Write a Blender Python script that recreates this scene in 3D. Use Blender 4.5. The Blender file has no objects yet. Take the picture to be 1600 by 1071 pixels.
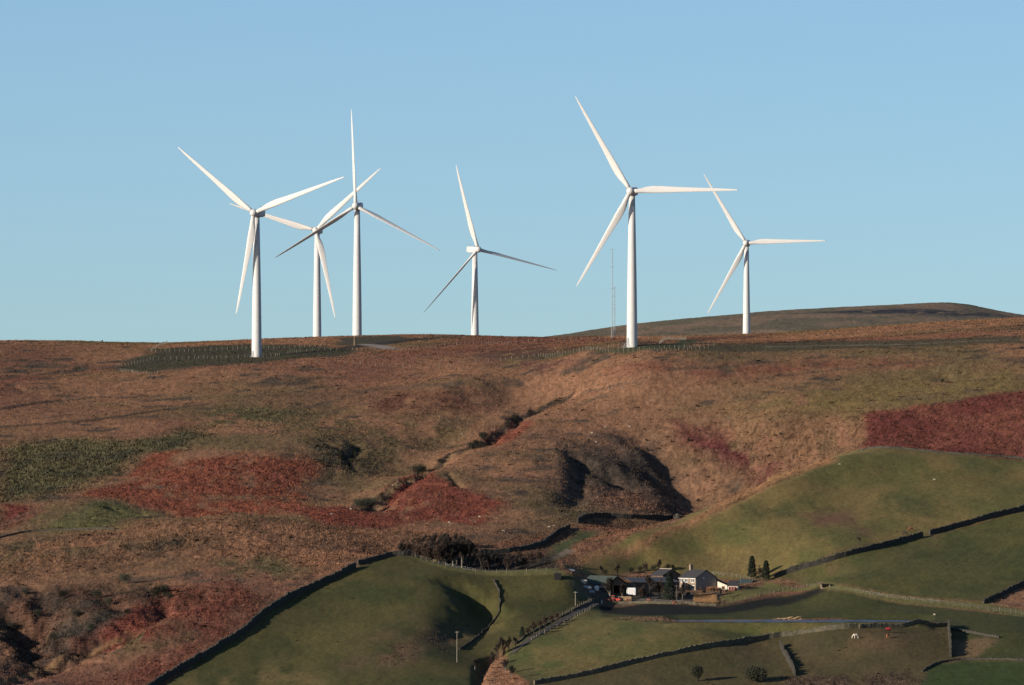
import bpy, bmesh, math, random
import numpy as np
from mathutils import Vector, Matrix

random.seed(7)
RNG = np.random.RandomState(11)
SC = bpy.context.scene
COL = SC.collection
R = math.radians

# ------------------------------------------------------------------ camera
F = 13559.0            # focal length in pixels of a 1600 pixel wide picture (200 mm on a 23.6 mm sensor)
YH = 650.0             # row of the true horizon (camera height)
cam_d = bpy.data.cameras.new('camera')
cam_d.sensor_width = 23.6
cam_d.lens = F / 1600.0 * 23.6
cam_d.clip_start = 0.5
cam_d.clip_end = 60000
cam = bpy.data.objects.new('camera', cam_d)
COL.objects.link(cam)
cam.location = (0, 0, 0)
cam.rotation_euler = (R(90) + math.atan((YH - 535.3) / F), 0, 0)
SC.camera = cam

# ------------------------------------------------------------------ sky, sun, exposure
SUN_AZ, SUN_EL = R(57), R(15.5)      # azimuth to the left of the line from the scene back to the camera
SUN = Vector((-math.sin(SUN_AZ) * math.cos(SUN_EL), -math.cos(SUN_AZ) * math.cos(SUN_EL), math.sin(SUN_EL)))
world = bpy.data.worlds.new('World')
SC.world = world
world.use_nodes = True
nt = world.node_tree
nt.nodes.clear()
w_out = nt.nodes.new('ShaderNodeOutputWorld')
w_bg = nt.nodes.new('ShaderNodeBackground')
w_sky = nt.nodes.new('ShaderNodeTexSky')
w_sky.sky_type = 'NISHITA'
w_sky.sun_disc = False
w_sky.sun_elevation = SUN_EL
w_sky.sun_rotation = math.atan2(SUN.x, SUN.y)
w_sky.altitude = 300
w_sky.air_density = 1.0
w_sky.dust_density = 2.0
w_sky.ozone_density = 3.3
w_tc = nt.nodes.new('ShaderNodeTexCoord')
w_map = nt.nodes.new('ShaderNodeMapping')
w_map.vector_type = 'POINT'
w_map.inputs['Scale'].default_value = (1, 1, 2.0)
w_map.inputs['Location'].default_value = (0, 0, 0.068)
nt.links.new(w_tc.outputs['Generated'], w_map.inputs['Vector'])
nt.links.new(w_map.outputs['Vector'], w_sky.inputs['Vector'])
w_tint = nt.nodes.new('ShaderNodeVectorMath'); w_tint.operation = 'MULTIPLY'; w_tint.inputs[1].default_value = (.975, .995, .965)
nt.links.new(w_sky.outputs['Color'], w_tint.inputs[0]); nt.links.new(w_tint.outputs['Vector'], w_bg.inputs['Color'])
w_bg.inputs['Strength'].default_value = 0.135
nt.links.new(w_bg.outputs['Background'], w_out.inputs['Surface'])

sun_d = bpy.data.lights.new('sun', 'SUN')
sun_d.energy = 5.0
sun_d.angle = R(0.5)
sun_d.color = (1.0, 0.885, 0.75)
sun_o = bpy.data.objects.new('sun', sun_d)
COL.objects.link(sun_o)
sun_o.rotation_euler = SUN.to_track_quat('Z', 'Y').to_euler()
SC.view_settings.view_transform = 'Standard'
SC.view_settings.look = 'None'
SC.view_settings.exposure = 0.42
SC.view_settings.gamma = 1.0

# ------------------------------------------------------------------ helpers
def link(name, me, mat=None, parent=None):
    o = bpy.data.objects.new(name, me)
    COL.objects.link(o)
    if mat is not None and me is not None:
        me.materials.append(mat)
    if parent is not None:
        o.parent = parent
    return o

def tag(o, label=None, cat=None, group=None, kind=None):
    if label: o['label'] = label
    if cat:
        o['category'] = cat
        o['kind'] = 'thing'
    if group: o['group'] = group
    if kind: o['kind'] = kind
    return o

def empty(name, loc, rz=0.0):
    o = bpy.data.objects.new(name, None)
    COL.objects.link(o)
    o.location = loc
    o.rotation_euler = (0, 0, rz)
    return o

def mesh_np(name, verts, faces, mat=None, parent=None, smooth=False):
    """fast mesh from an (n,3) array and an (m,k) index array"""
    verts = np.asarray(verts, np.float32); faces = np.asarray(faces, np.int32)
    me = bpy.data.meshes.new(name)
    k = faces.shape[1]
    me.vertices.add(len(verts)); me.vertices.foreach_set('co', verts.ravel())
    me.loops.add(faces.size); me.loops.foreach_set('vertex_index', faces.ravel())
    me.polygons.add(len(faces))
    me.polygons.foreach_set('loop_start', np.arange(0, faces.size, k, dtype=np.int32))
    me.polygons.foreach_set('loop_total', np.full(len(faces), k, np.int32))
    if smooth:
        me.polygons.foreach_set('use_smooth', np.ones(len(faces), bool))
    me.update(calc_edges=True)
    return link(name, me, mat, parent)

class MB:
    """collects simple shapes and links them as one mesh object"""
    def __init__(s): s.v = []; s.f = []
    def poly(s, pts):
        b = len(s.v); s.v += [tuple(p) for p in pts]; s.f.append(tuple(range(b, b + len(pts))))
    def box(s, c, size, rz=0.0):
        cx, cy, cz = c; hx, hy, hz = size[0] / 2, size[1] / 2, size[2] / 2
        ca, sa = math.cos(rz), math.sin(rz); b = len(s.v)
        for z in (-hz, hz):
            for x, y in ((-hx, -hy), (hx, -hy), (hx, hy), (-hx, hy)):
                s.v.append((cx + x * ca - y * sa, cy + x * sa + y * ca, cz + z))
        for f in ((0, 3, 2, 1), (4, 5, 6, 7), (0, 1, 5, 4), (1, 2, 6, 5), (2, 3, 7, 6), (3, 0, 4, 7)):
            s.f.append(tuple(b + i for i in f))
    def prism(s, prof, y0, y1):
        """profile in x,z extruded along y"""
        n = len(prof); b = len(s.v)
        s.v += [(x, y0, z) for x, z in prof] + [(x, y1, z) for x, z in prof]
        s.f.append(tuple(b + i for i in range(n)))
        s.f.append(tuple(b + n + i for i in reversed(range(n))))
        for i in range(n):
            j = (i + 1) % n
            s.f.append((b + j, b + i, b + n + i, b + n + j))
    def loft(s, rings, caps=True):
        b = len(s.v); n = len(rings[0])
        for r in rings: s.v += [tuple(p) for p in r]
        for k in range(len(rings) - 1):
            for i in range(n):
                j = (i + 1) % n
                s.f.append((b + k * n + i, b + k * n + j, b + (k + 1) * n + j, b + (k + 1) * n + i))
        if caps:
            s.f.append(tuple(b + i for i in reversed(range(n))))
            s.f.append(tuple(b + (len(rings) - 1) * n + i for i in range(n)))
    def tube(s, p0, p1, r0, r1=None, n=6):
        r1 = r0 if r1 is None else r1
        p0 = Vector(p0); p1 = Vector(p1); d = (p1 - p0)
        if d.length < 1e-6: return
        q = d.to_track_quat('Z', 'Y')
        rings = []
        for p, r in ((p0, r0), (p1, r1)):
            rings.append([p + q @ Vector((r * math.cos(2 * math.pi * i / n), r * math.sin(2 * math.pi * i / n), 0)) for i in range(n)])
        s.loft(rings)
    def build(s, name, mat=None, parent=None, smooth=False):
        me = bpy.data.meshes.new(name)
        me.from_pydata(s.v, [], s.f)
        bm = bmesh.new(); bm.from_mesh(me)
        bmesh.ops.recalc_face_normals(bm, faces=bm.faces)
        bm.to_mesh(me); bm.free()
        if smooth:
            for p in me.polygons: p.use_smooth = True
        return link(name, me, mat, parent)

# lattice noise -------------------------------------------------------------
def _hash(ix, iy, seed):
    h = (ix.astype(np.int64) * 374761393 + iy.astype(np.int64) * 668265263 + seed * 1442695041) & 0xffffffff
    h = ((h ^ (h >> 13)) * 1274126177) & 0xffffffff
    h = (h ^ (h >> 16)) & 0xffff
    return h.astype(np.float32) / 32767.5 - 1.0
def noise2(x, y, seed=0):
    ix = np.floor(x); iy = np.floor(y); fx = (x - ix).astype(np.float32); fy = (y - iy).astype(np.float32)
    ux = fx * fx * fx * (fx * (fx * 6 - 15) + 10); uy = fy * fy * fy * (fy * (fy * 6 - 15) + 10)
    a = _hash(ix, iy, seed); b = _hash(ix + 1, iy, seed); c = _hash(ix, iy + 1, seed); d = _hash(ix + 1, iy + 1, seed)
    return (a * (1 - ux) + b * ux) * (1 - uy) + (c * (1 - ux) + d * ux) * uy
def fbm(x, y, seed=0, octaves=4, gain=0.5):
    t = 0; a = 1.0; n = 0
    for o in range(octaves):
        t = t + a * noise2(x * (2 ** o) + 17.3 * o, y * (2 ** o) - 9.1 * o, seed + o * 31); n += a; a *= gain
    return t / n
# ------------------------------------------------------------------ terrain: surveyed heights, then gullies, then small relief
# survey points: column and row of the picture at which a place appears, and its distance in metres
SURVEY = [
 # bottom edge and foreground
 (-60,1085,2530),(0,1071,2545),(250,1071,2555),(420,1071,2552),(600,1065,2548),(700,1071,2540),(800,1071,2540),(950,1071,2540),(1100,1071,2540),(1300,1071,2540),(1500,1071,2538),(1660,1071,2538),
 (0,1180,2460),(400,1180,2460),(800,1180,2460),(1200,1180,2460),(1600,1180,2460),
 # left brown slope and its gully
 (0,1015,2610),(130,1012,2605),(0,965,2655),(120,945,2662),(200,940,2660),(0,920,2690),(200,915,2692),(330,930,2655),(250,985,2612),(400,905,2692),(330,1000,2605),
 (100,870,2745),(300,870,2742),(480,870,2735),(0,845,2785),(110,828,2800),(250,810,2812),(360,806,2818),(450,812,2812),(250,818,2838),(360,815,2842),(550,845,2775),(560,868,2738),
 (150,785,2868),(150,795,2850),(0,800,2850),(60,800,2850),(240,806,2862),(0,770,2900),
 (300,780,2890),(450,790,2872),(550,800,2858),(400,740,2950),
 # left moor
 (0,735,2960),(200,735,2960),(0,690,3040),(200,690,3040),(300,665,3080),(500,700,3010),(0,650,3120),(200,640,3150),(400,640,3135),(550,650,3110),
 (0,610,3220),(150,597,3262),(300,572,3300),(400,566,3320),(200,615,3210),(400,600,3220),(600,600,3190),
 (0,588,3330),(100,578,3370),(230,574,3370),(300,566,3370),(400,558,3390),(300,553,3430),(400,546,3450),(520,550,3400),(560,540,3460),
 (0,533,3560),(100,533,3560),(200,538,3550),(400,531,3560),(520,527,3590),(555,527,3600),(620,524,3610),(700,525,3600),
 (0,562,3760),(200,562,3760),(400,560,3780),(495,561,3840),(560,540,3680),(700,560,3780),(742,584,3990),(400,600,4200),(0,610,4300),
 # middle moor
 (650,640,3115),(650,590,3215),(600,560,3300),(750,600,3160),(750,560,3260),(750,540,3400),(800,531,3470),(740,525,3560),(850,565,3210),(850,545,3300),(640,545,3420),
 (560,780,2925),(545,740,2975),(545,700,3022),(640,700,3040),(690,665,3085),(740,660,3095),(800,625,3150),(700,700,3055),(640,745,2995),
 # spur
 (592,792,2885),(630,760,2915),(680,733,2950),(720,712,2985),(765,690,3012),(810,665,3050),(865,640,3090),(920,615,3120),
 (660,795,2872),(700,770,2898),(760,740,2942),(830,700,2995),(870,670,3040),(930,640,3075),(740,800,2866),(800,790,2878),(800,760,2912),(850,800,2872),(850,740,2940),(850,770,2905),
 (600,825,2822),(700,826,2818),(800,838,2806),(870,822,2842),(880,790,2890),(870,840,2822),(920,822,2850),
 (650,848,2782),(720,850,2778),(800,862,2772),(850,868,2768),
 # clough
 (985,680,3030),(950,660,3052),(890,715,2975),(905,745,2945),(960,725,2975),(960,760,2945),(930,790,2905),(985,800,2900),(1010,740,2980),(1050,690,3022),
 (1060,802,2925),(1045,770,2952),(1010,790,2925),(1090,770,2962),(1130,735,2985),(1100,705,3012),(1160,690,3012),(1000,830,2868),(1100,822,2900),(1200,790,2930),(930,840,2832),
 (1080,650,3050),(1200,745,2968),(1200,700,2995),(1200,660,3018),(1300,700,2975),(1300,725,2950),(1290,655,3012),(1350,690,2962),(1360,655,2992),(1450,700,2948),
 (1400,645,2998),(1600,614,3012),(1600,670,2962),(1500,680,2962),(1600,585,3062),(1400,600,3065),(1290,610,3062),(1130,620,3075),(1020,625,3082),
 (988,541,3190),(920,545,3200),(1050,541,3190),(988,575,3130),(1000,600,3098),(1200,580,3112),(1120,550,3170),(1200,552,3165),(1400,560,3118),(1400,540,3170),(1600,545,3118),(1600,525,3190),(1300,540,3190),
 (900,527,3440),(850,528,3440),(1050,527,3420),(1200,522,3420),(1300,515,3415),(1400,508,3410),(1500,502,3405),(1600,497,3400),(1050,533,3300),(1250,530,3290),(1450,520,3270),
 (1050,540,3620),(1200,545,3700),(1400,535,3700),(1600,525,3700),(1167,557,4340),(1000,560,4200),(850,575,3900),(1400,550,4340),(1600,545,4340),(850,590,4300),
 # valley between knoll, plantation and hill
 (640,868,2722),(690,884,2706),(740,894,2702),(800,896,2702),(870,893,2706),(900,900,2702),
 (640,880,2760),(690,890,2740),(740,896,2736),(800,896,2738),(850,886,2742),(680,868,2762),
 # green knoll
 (600,880,2706),(560,890,2696),(470,945,2652),(380,1000,2606),(640,885,2704),(560,940,2655),(500,1000,2606),(600,960,2640),(650,930,2662),(650,1000,2603),(600,1040,2568),(690,905,2684),
 (694,942,2655),(680,975,2628),(722,912,2684),(752,952,2662),(752,985,2642),(720,995,2625),(768,930,2678),(772,985,2640),(690,1030,2580),(740,1020,2605),(770,1050,2568),
 (800,930,2680),(800,970,2648),(850,950,2668),(850,920,2688),(820,1000,2615),(900,930,2688),(880,985,2632),(760,1035,2590),
 # farm terrace and fields below it
 (930,942,2672),(1000,940,2678),(1100,938,2682),(1180,928,2692),(1280,914,2706),(920,912,2708),(1000,922,2702),(1090,922,2704),(1150,920,2708),
 (1000,895,2748),(1100,892,2752),(1180,900,2740),(920,895,2732),
 (950,968,2642),(1100,970,2636),(1300,970,2636),(1450,971,2636),(1000,950,2662),(1130,952,2662),(1250,940,2676),(1350,950,2664),
 (900,1030,2578),(1000,1005,2590),(1100,990,2600),(1300,982,2606),(1200,1010,2596),(1100,1040,2566),(1400,1000,2590),(1500,1020,2584),(1600,990,2606),(1560,1000,2596),(1400,1045,2560),(1300,1040,2566),
 (1290,905,2712),(1400,885,2738),(1550,870,2762),(1600,945,2668),(1450,930,2684),(1540,940,2672),(1400,935,2680),
 # green hill
 (880,880,2740),(940,862,2768),(1000,846,2792),(1050,826,2812),(1100,803,2832),(1150,778,2852),(1200,753,2874),(1250,733,2894),(1300,716,2912),(1370,702,2928),(1450,704,2930),(1520,710,2928),(1600,717,2926),
 (1000,872,2770),(1100,860,2782),(1100,830,2812),(1200,880,2758),(1200,830,2804),(1200,790,2840),(1300,855,2774),(1300,800,2832),(1300,755,2874),(1400,845,2788),(1400,790,2840),(1400,740,2892),(1500,820,2812),(1500,760,2872),(1600,797,2830),(1600,755,2882),(1600,840,2790),
]
SURVEY = [(u, Y, D + (24 if 905 < u < 1290 and 886 <= Y <= 955 else 12 if u >= 1280 and 900 <= Y <= 955 else 14 if 905 < u < 1290 and 855 <= Y < 886 else 0)) for u, Y, D in SURVEY]
FAR = [(700,545,4700),(860,527,4900),(900,521,5000),(960,512,5000),(1000,507,5000),(1080,499,5000),(1170,490,5000),(1300,481,5000),(1400,476,5000),(1470,473,5000),(1520,477,5000),(1560,486,5000),(1600,494,5000),(1700,510,5000),
       (1000,535,4600),(1170,530,4600),(1400,520,4600),(1600,525,4600),(1000,560,5600),(1400,530,5600),(1600,545,5600),(600,600,5000),(300,640,5000),(0,650,5000),(0,650,5600),(600,640,5600)]
SURVEY = SURVEY + FAR
_sv = np.array(SURVEY, float)
def ground_xy(u, D): return (u - 800.0) / F * D, D
_cx, _cy = ground_xy(_sv[:, 0], _sv[:, 2])
_cz = (YH - _sv[:, 1]) * _sv[:, 2] / F
YS = 0.62                                    # survey lines are farther apart in depth than across
def _ker(r2): return 0.5 * r2 * np.log(r2 + 1e-9)
_sx, _sy = _cx / 100.0, _cy * YS / 100.0
_n = len(_sx)
_r2 = (_sx[:, None] - _sx[None]) ** 2 + (_sy[:, None] - _sy[None]) ** 2
_A = np.zeros((_n + 3, _n + 3))
_A[:_n, :_n] = _ker(_r2) + np.eye(_n) * 2e-4
_A[:_n, _n] = 1; _A[:_n, _n + 1] = _sx; _A[:_n, _n + 2] = _sy
_A[_n:, :_n] = _A[:_n, _n:].T
_w = np.linalg.solve(_A, np.concatenate([_cz, [0, 0, 0]]))
def spline_z(x, y):
    px = (np.asarray(x).ravel() / 100.0).astype(np.float32); py = (np.asarray(y).ravel() * YS / 100.0).astype(np.float32)
    out = np.empty(len(px), np.float32); sx = _sx.astype(np.float32); sy = _sy.astype(np.float32); w = _w.astype(np.float64)
    for i in range(0, len(px), 40000):
        a = px[i:i + 40000, None] - sx[None]; b = py[i:i + 40000, None] - sy[None]
        r2 = a * a + b * b
        k = r2 * np.log(r2 + 1e-9) * 0.5
        out[i:i + 40000] = k.astype(np.float64) @ w[:_n] + w[_n] + w[_n + 1] * px[i:i + 40000] + w[_n + 2] * py[i:i + 40000]
    return out.reshape(np.shape(x))

# grid: columns fan out from the camera, rows are distances
_in = np.arange(-60, 1661, 1.7)
_geo = 60 * (1.12 ** np.arange(1, 34) - 1)
UC = np.concatenate([-60 - _geo[::-1] * 1.6, _in, _in[-1] + _geo * 1.6])
DR = np.concatenate([[2], np.geomspace(6, 1500, 40), np.linspace(1530, 2440, 36), np.arange(2446, 2530, 6), np.arange(2530, 3060, 1.15), np.arange(3060, 3640, 1.5),
                     np.arange(3640, 4560, 8), np.arange(4560, 5060, 4), np.arange(5070, 5600, 12), np.geomspace(5650, 30000, 26)])
NU, ND = len(UC), len(DR)
UU, DD = np.meshgrid(UC, DR)               # (ND, NU)
XX = ((UU - 800.0) / F * DD)
YY = DD
# smooth height: the spline inside the surveyed fan, clamped outside it
uc = np.clip(UU, -60, 1660); dc = np.clip(DD, 2462, 5600)
_inside = (DD >= 2440) & (DD <= 5640) & (UU >= -62) & (UU <= 1662)
ZB = np.zeros_like(XX)
_cols = np.where((UC >= -62) & (UC <= 1662))[0]; _rows = np.where((DR >= 2440) & (DR <= 5640))[0]
_sub = np.ix_(_rows, _cols)
# the spline is smooth: evaluate every 4th column and 3rd row, then interpolate with cubic weights
def _cubic_idx(n, step):
    k = np.arange(0, n, step)
    if k[-1] != n - 1: k = np.append(k, n - 1)
    return k
_kc = _cubic_idx(len(_cols), 3); _kr = _cubic_idx(len(_rows), 2)
_zs = spline_z(XX[_sub][np.ix_(_kr, _kc)], np.clip(YY[_sub][np.ix_(_kr, _kc)], 2462, 5600))
def _up(z, k, n, ax):
    t = np.arange(n); j = np.clip(np.searchsorted(k, t, side='right') - 1, 0, len(k) - 2)
    f = (t - k[j]) / (k[j + 1] - k[j])
    g = lambda q: np.take(z, np.clip(q, 0, len(k) - 1), axis=ax)
    sh = (-1, 1) if ax == 0 else (1, -1); f = f.reshape(sh)
    p0, p1, p2, p3 = g(j - 1), g(j), g(j + 1), g(j + 2)
    return p1 + 0.5 * f * (p2 - p0 + f * (2 * p0 - 5 * p1 + 4 * p2 - p3 + f * (3 * (p1 - p2) + p3 - p0)))
_zf = _up(_up(_zs, _kc, len(_cols), 1), _kr, len(_rows), 0)
ZB[_sub] = _zf
_lo, _hi = _cols[0], _cols[-1]
for r in _rows:
    ZB[r, :_lo] = ZB[r, _lo]; ZB[r, _hi + 1:] = ZB[r, _hi]
    # away from the picture the land keeps rolling
for r in range(ND):
    if DR[r] < 2440:
        t = DR[r]
        edge = ZB[_rows[0]]
        base = np.interp(t, [0, 20, 60, 400, 1200, 1900, 2440], [-1.75, -3.5, -8, -62, -132, -128, -97])
        wgt = np.clip((t - 1700) / 740.0, 0, 1); wgt = wgt * wgt * (3 - 2 * wgt)
        ZB[r] = base + (edge - (-97)) * wgt
    elif DR[r] > 5640:
        edge = ZB[_rows[-1]]
        wgt = np.clip((DR[r] - 5640) / 6000.0, 0, 1); wgt = wgt * wgt * (3 - 2 * wgt)
        ZB[r] = edge * (1 - wgt) - 30 * wgt
_off = np.clip((np.abs(UU - 800) - 860) / 900.0, 0, 1)
ZB += _off * 9 * fbm(XX / 130.0, YY / 190.0, 5, 3) * np.clip(DD / 2400, 0, 1)

# ray from a picture position to the ground
_US = _cols
def _colj(u): return int(np.clip(np.searchsorted(UC, u), 0, NU - 1))
def pick(px, py, Z=None, dmin=2400):
    """ground point seen at picture position px, py"""
    Z = Zfin if Z is None else Z
    j = _colj(px)
    if j > 0 and abs(UC[j - 1] - px) < abs(UC[j] - px): j -= 1
    rowY = YH - Z[:, j] * F / DR
    k = np.where((rowY <= py) & (DR >= dmin))[0]
    i = k[0] if len(k) else int(np.argmin(np.where(DR >= dmin, rowY, 1e9)))
    if i > 0 and len(k) and DR[i - 1] >= dmin and rowY[i - 1] > py:
        f = (rowY[i - 1] - py) / (rowY[i - 1] - rowY[i] + 1e-9)
        D = DR[i - 1] + f * (DR[i] - DR[i - 1])
    else:
        D = DR[i]
    return ((px - 800.0) / F * D, D)
def zat(x, y, Z=None):
    """height of the ground at x, y"""
    Z = Zfin if Z is None else Z
    u = 800.0 + x * F / max(y, 1e-3)
    j = int(np.clip(np.searchsorted(UC, u) - 1, 0, NU - 2)); i = int(np.clip(np.searchsorted(DR, y) - 1, 0, ND - 2))
    a = min(max((u - UC[j]) / (UC[j + 1] - UC[j]), 0), 1); b = min(max((y - DR[i]) / (DR[i + 1] - DR[i]), 0), 1)
    return float((Z[i, j] * (1 - a) + Z[i, j + 1] * a) * (1 - b) + (Z[i + 1, j] * (1 - a) + Z[i + 1, j + 1] * a) * b)
def line_ground(pts, Z=None, step=None):
    g = [pick(px, py, Z) for px, py in pts]
    if step:
        out = []
        for (x0, y0), (x1, y1) in zip(g[:-1], g[1:]):
            n = max(1, int(math.hypot(x1 - x0, y1 - y0) / step))
            out += [(x0 + (x1 - x0) * k / n, y0 + (y1 - y0) * k / n) for k in range(n)]
        g = out + [g[-1]]
    return g
def block(x0, x1, y0, y1):
    """rows and columns of the grid that cover a ground rectangle"""
    i0 = max(0, np.searchsorted(DR, y0) - 1); i1 = min(ND, np.searchsorted(DR, y1) + 1)
    us = [800 + x * F / y for x in (x0, x1) for y in (y0, y1)]
    j0 = max(0, np.searchsorted(UC, min(us)) - 1); j1 = min(NU, np.searchsorted(UC, max(us)) + 1)
    return slice(i0, i1), slice(j0, j1)
def seg_dist(x, y, line, ys=1.0):
    """distance to a ground polyline and the running position (0..1) along it"""
    best = np.full(x.shape, 1e9, np.float32); pos = np.zeros(x.shape, np.float32)
    n = len(line) - 1
    for k, ((ax, ay), (bx, by)) in enumerate(zip(line[:-1], line[1:])):
        dx, dy = bx - ax, (by - ay) * ys
        L = dx * dx + dy * dy + 1e-9
        t = np.clip(((x - ax) * dx + (y - ay) * ys * dy) / L, 0, 1)
        d = np.hypot(x - ax - t * dx, (y - ay) * ys - t * dy)
        m = d < best
        best = np.where(m, d, best); pos = np.where(m, (k + t) / n, pos)
    return best, pos
def carve(pts, depth, width, taper=True, prof=2.0, Z0=None):
    line = line_ground(pts, ZB)
    xs = [p[0] for p in line]; ys = [p[1] for p in line]; m = width * 3.2
    bl = block(min(xs) - m, max(xs) + m, min(ys) - m, max(ys) + m)
    x, y = XX[bl], YY[bl]
    wob = fbm(x / 9.0, y / 14.0, 77, 3)
    d, t = seg_dist(x, y, line)
    a = np.sin(np.pi * np.clip(t * 0.9 + 0.05, 0, 1)) ** 0.5 if taper else 1.0
    DZ[bl] -= depth * a * np.exp(-(d / (width * (1 + 0.5 * wob))) ** prof) * (1 + 0.4 * wob)
DZ = np.zeros_like(ZB)
# stream gully behind the spur, side gullies of the clough, gully at lower left, ditches
carve([(576,797),(600,777),(640,750),(690,722),(745,697),(775,678),(805,655),(850,634),(890,618)], 4.6, 4.6)
carve([(885,700),(905,735),(892,790)], 2.3, 4.5)
carve([(900,712),(945,742),(985,765)], 2.3, 5.0)
carve([(1022,705),(1048,735),(1072,775),(1066,800)], 3.2, 7.0)
carve([(985,672),(1020,705)], 2.0, 6)
carve([(330,925),(240,958),(150,1000),(80,1035),(0,1062)], 5.0, 8.0)
carve([(60,920),(90,955),(120,990)], 3.4, 6.0)
carve([(0,935),(30,965),(60,1005)], 3.2, 6.0)
carve([(150,925),(185,945),(200,975)], 2.0, 4.0)
carve([(235,915),(255,935),(262,950)], 1.6, 2.5)
carve([(130,925),(250,915)], 1.2, 5)
carve([(747,1071),(752,1045),(760,1030),(785,1020)], 3.0, 1.8)
carve([(545,690),(560,700),(540,715),(560,740)], 1.2, 2.5)
carve([(700,738),(712,752),(722,762)], .9, 1.4)
carve([(20,600),(38,612)], 1.0, 2.0)
carve([(170,790),(190,800),(215,806)], 1.4, 3)
carve([(1470,583),(1480,592),(1530,590)], 1.2, 4)
carve([(500,688),(540,706),(570,700)], .8, 3)

carve([(712,912),(735,932),(752,955),(752,985)], 4.2, 6.0)
carve([(690,1000),(715,985)], 1.2, 4)
for _l in ([(0,668),(120,660),(260,640),(330,630)],[(400,598),(480,592),(540,590)],[(1190,592),(1300,578),(1380,572),(1450,566)],[(870,625),(920,612),(960,604),(1000,600)],[(135,600),(230,585),(300,576),(400,567)],[(1050,577),(1150,573)],[(560,612),(640,606),(720,600)],[(0,640),(60,630),(140,622)],[(620,760),(700,758),(800,745)],[(1120,800),(1180,770),(1250,742)]):
    carve(_l, .7, 1.6)
carve([(872,690),(884,725),(882,765)], -1.3, 5.0)  # low rise added to cast shade over the hollow
carve([(985,700),(1010,722),(1032,745)], -1.2, 5.0)  # second added rise, widens the shade inside the hollow
carve([(20,940),(55,975),(60,1030)], 4.5, 9.0)
carve([(215,812),(260,808),(320,806),(380,808),(440,812)], -1.2, 6.0)
for _k in range(16):     # ragged runnels down the clough side
    _u = 868 + 11 * _k + (_k * 53) % 9; carve([(_u, 700 + (_k * 37) % 30), (_u + 12, 728 + (_k * 23) % 22), (_u + 20, 752 + (_k * 29) % 30)], .16 + .12 * (_k * 7 % 5) / 2, 1.8 + .7 * (_k % 3))
# level ground for the pond
POND_D, POND_Z = 2635.0, -62.25
_pb = block((1040 - 800) / F * 2642, (1455 - 800) / F * 2642, 2600, 2670)
_px = UU[_pb]; _py = DD[_pb]
_pf = np.clip((24 - np.abs(_py - POND_D)) / 6.0, 0, 1) * np.clip((_px - 1035) / 25.0, 0, 1) * np.clip((1460 - _px) / 25.0, 0, 1)
POND_MASK = np.zeros_like(ZB); POND_MASK[_pb] = _pf
_tgt = POND_Z + .05 - .6 * np.clip((17 - np.abs(_py - POND_D)) / 3.0, 0, 1)
DZ[_pb] = DZ[_pb] * (1 - _pf) + (_tgt - ZB[_pb]) * _pf
# ------------------------------------------------------------------ land cover (albedo and tussock height), painted on the ground
ZP = ZB + DZ
CV = np.empty(ZB.shape + (3,), np.float32)
TH = np.full(ZB.shape, 0.30, np.float32)        # height of the small relief
_m1 = fbm(XX / 55.0 + YY / 300.0, YY / 48.0, 3, 5)[..., None]; _m2 = fbm(XX / 11.0, YY / 13.0, 4, 4)[..., None]; _m3 = fbm(XX / 70.0, YY / 140.0, 9, 3)[..., None]
C = lambda *a: np.array(a, np.float32)
STRAW, OLIVE, RUST, HEATH, PEAT = C(.245, .128, .074), C(.140, .098, .050), C(.200, .068, .043), C(.070, .054, .042), C(.040, .037, .031)
GREEN, LIME, BROWN, DARKGREEN = C(.056, .058, .021), C(.12, .11, .038), C(.095, .072, .034), C(.034, .042, .023)
def mixc(a, b, f):
    f = np.clip(f, 0, 1); return a * (1 - f) + b * f
CV[:] = mixc(STRAW, OLIVE, 0.28 + 1.7 * _m1)
CV[:] = mixc(CV, C(.155, .068, .048), (1.5 * _m3 + .08))
CV[:] = mixc(CV, HEATH, np.clip(3.0 * _m2 - 0.85, 0, .85))
def cover(pts, col, soft=1.5, th=None, warp=1.0, amount=1.0, patch=0.0, col2=None, seed=1, ys=0.35, px=True):
    """colour the ground inside a polygon; soft = width of the edge in metres"""
    g = line_ground(pts, ZP) if px else pts
    xs = [p[0] for p in g]; ys_ = [p[1] for p in g]; m = soft * 2 + 4
    bl = block(min(xs) - m, max(xs) + m, min(ys_) - m / ys, max(ys_) + m / ys)
    x = XX[bl].astype(np.float32); y = YY[bl].astype(np.float32)
    if x.size == 0: return
    wx = fbm(x / 7.0, y / 18.0, 40 + seed, 4) * 2.6 * warp; wy = fbm(x / 7.0, y / 18.0, 60 + seed, 4) * 7.0 * warp
    xw, yw = x + wx, (y + wy)
    gx = [(a, b) for a, b in g] + [g[0]]
    d, _ = seg_dist(xw, yw, gx, ys)
    ins = np.zeros(x.shape, bool)
    for (ax, ay), (bx, by) in zip(gx[:-1], gx[1:]):
        if ay == by: continue
        c = ((ay > yw) != (by > yw)) & (xw < (bx - ax) * (yw - ay) / (by - ay) + ax)
        ins ^= c
    sd = np.where(ins, d, -d)
    f = np.clip(sd / soft * 0.5 + 0.5, 0, 1)
    if patch: f = f * np.clip(0.5 + patch + 1.8 * fbm(x / 6.0, y / 16.0, 80 + seed, 4), 0, 1)
    f = f * amount
    c = np.asarray(col, np.float32)
    if col2 is not None:
        k = np.clip(0.5 + 1.5 * fbm(x / 12.0, y / 24.0, 100 + seed, 4), 0, 1)[..., None]
        c = c * (1 - k) + np.asarray(col2, np.float32) * k
    CV[bl] = CV[bl] * (1 - f[..., None]) + c * f[..., None]
    if th is not None: TH[bl] = TH[bl] * (1 - f) + th * f
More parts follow.
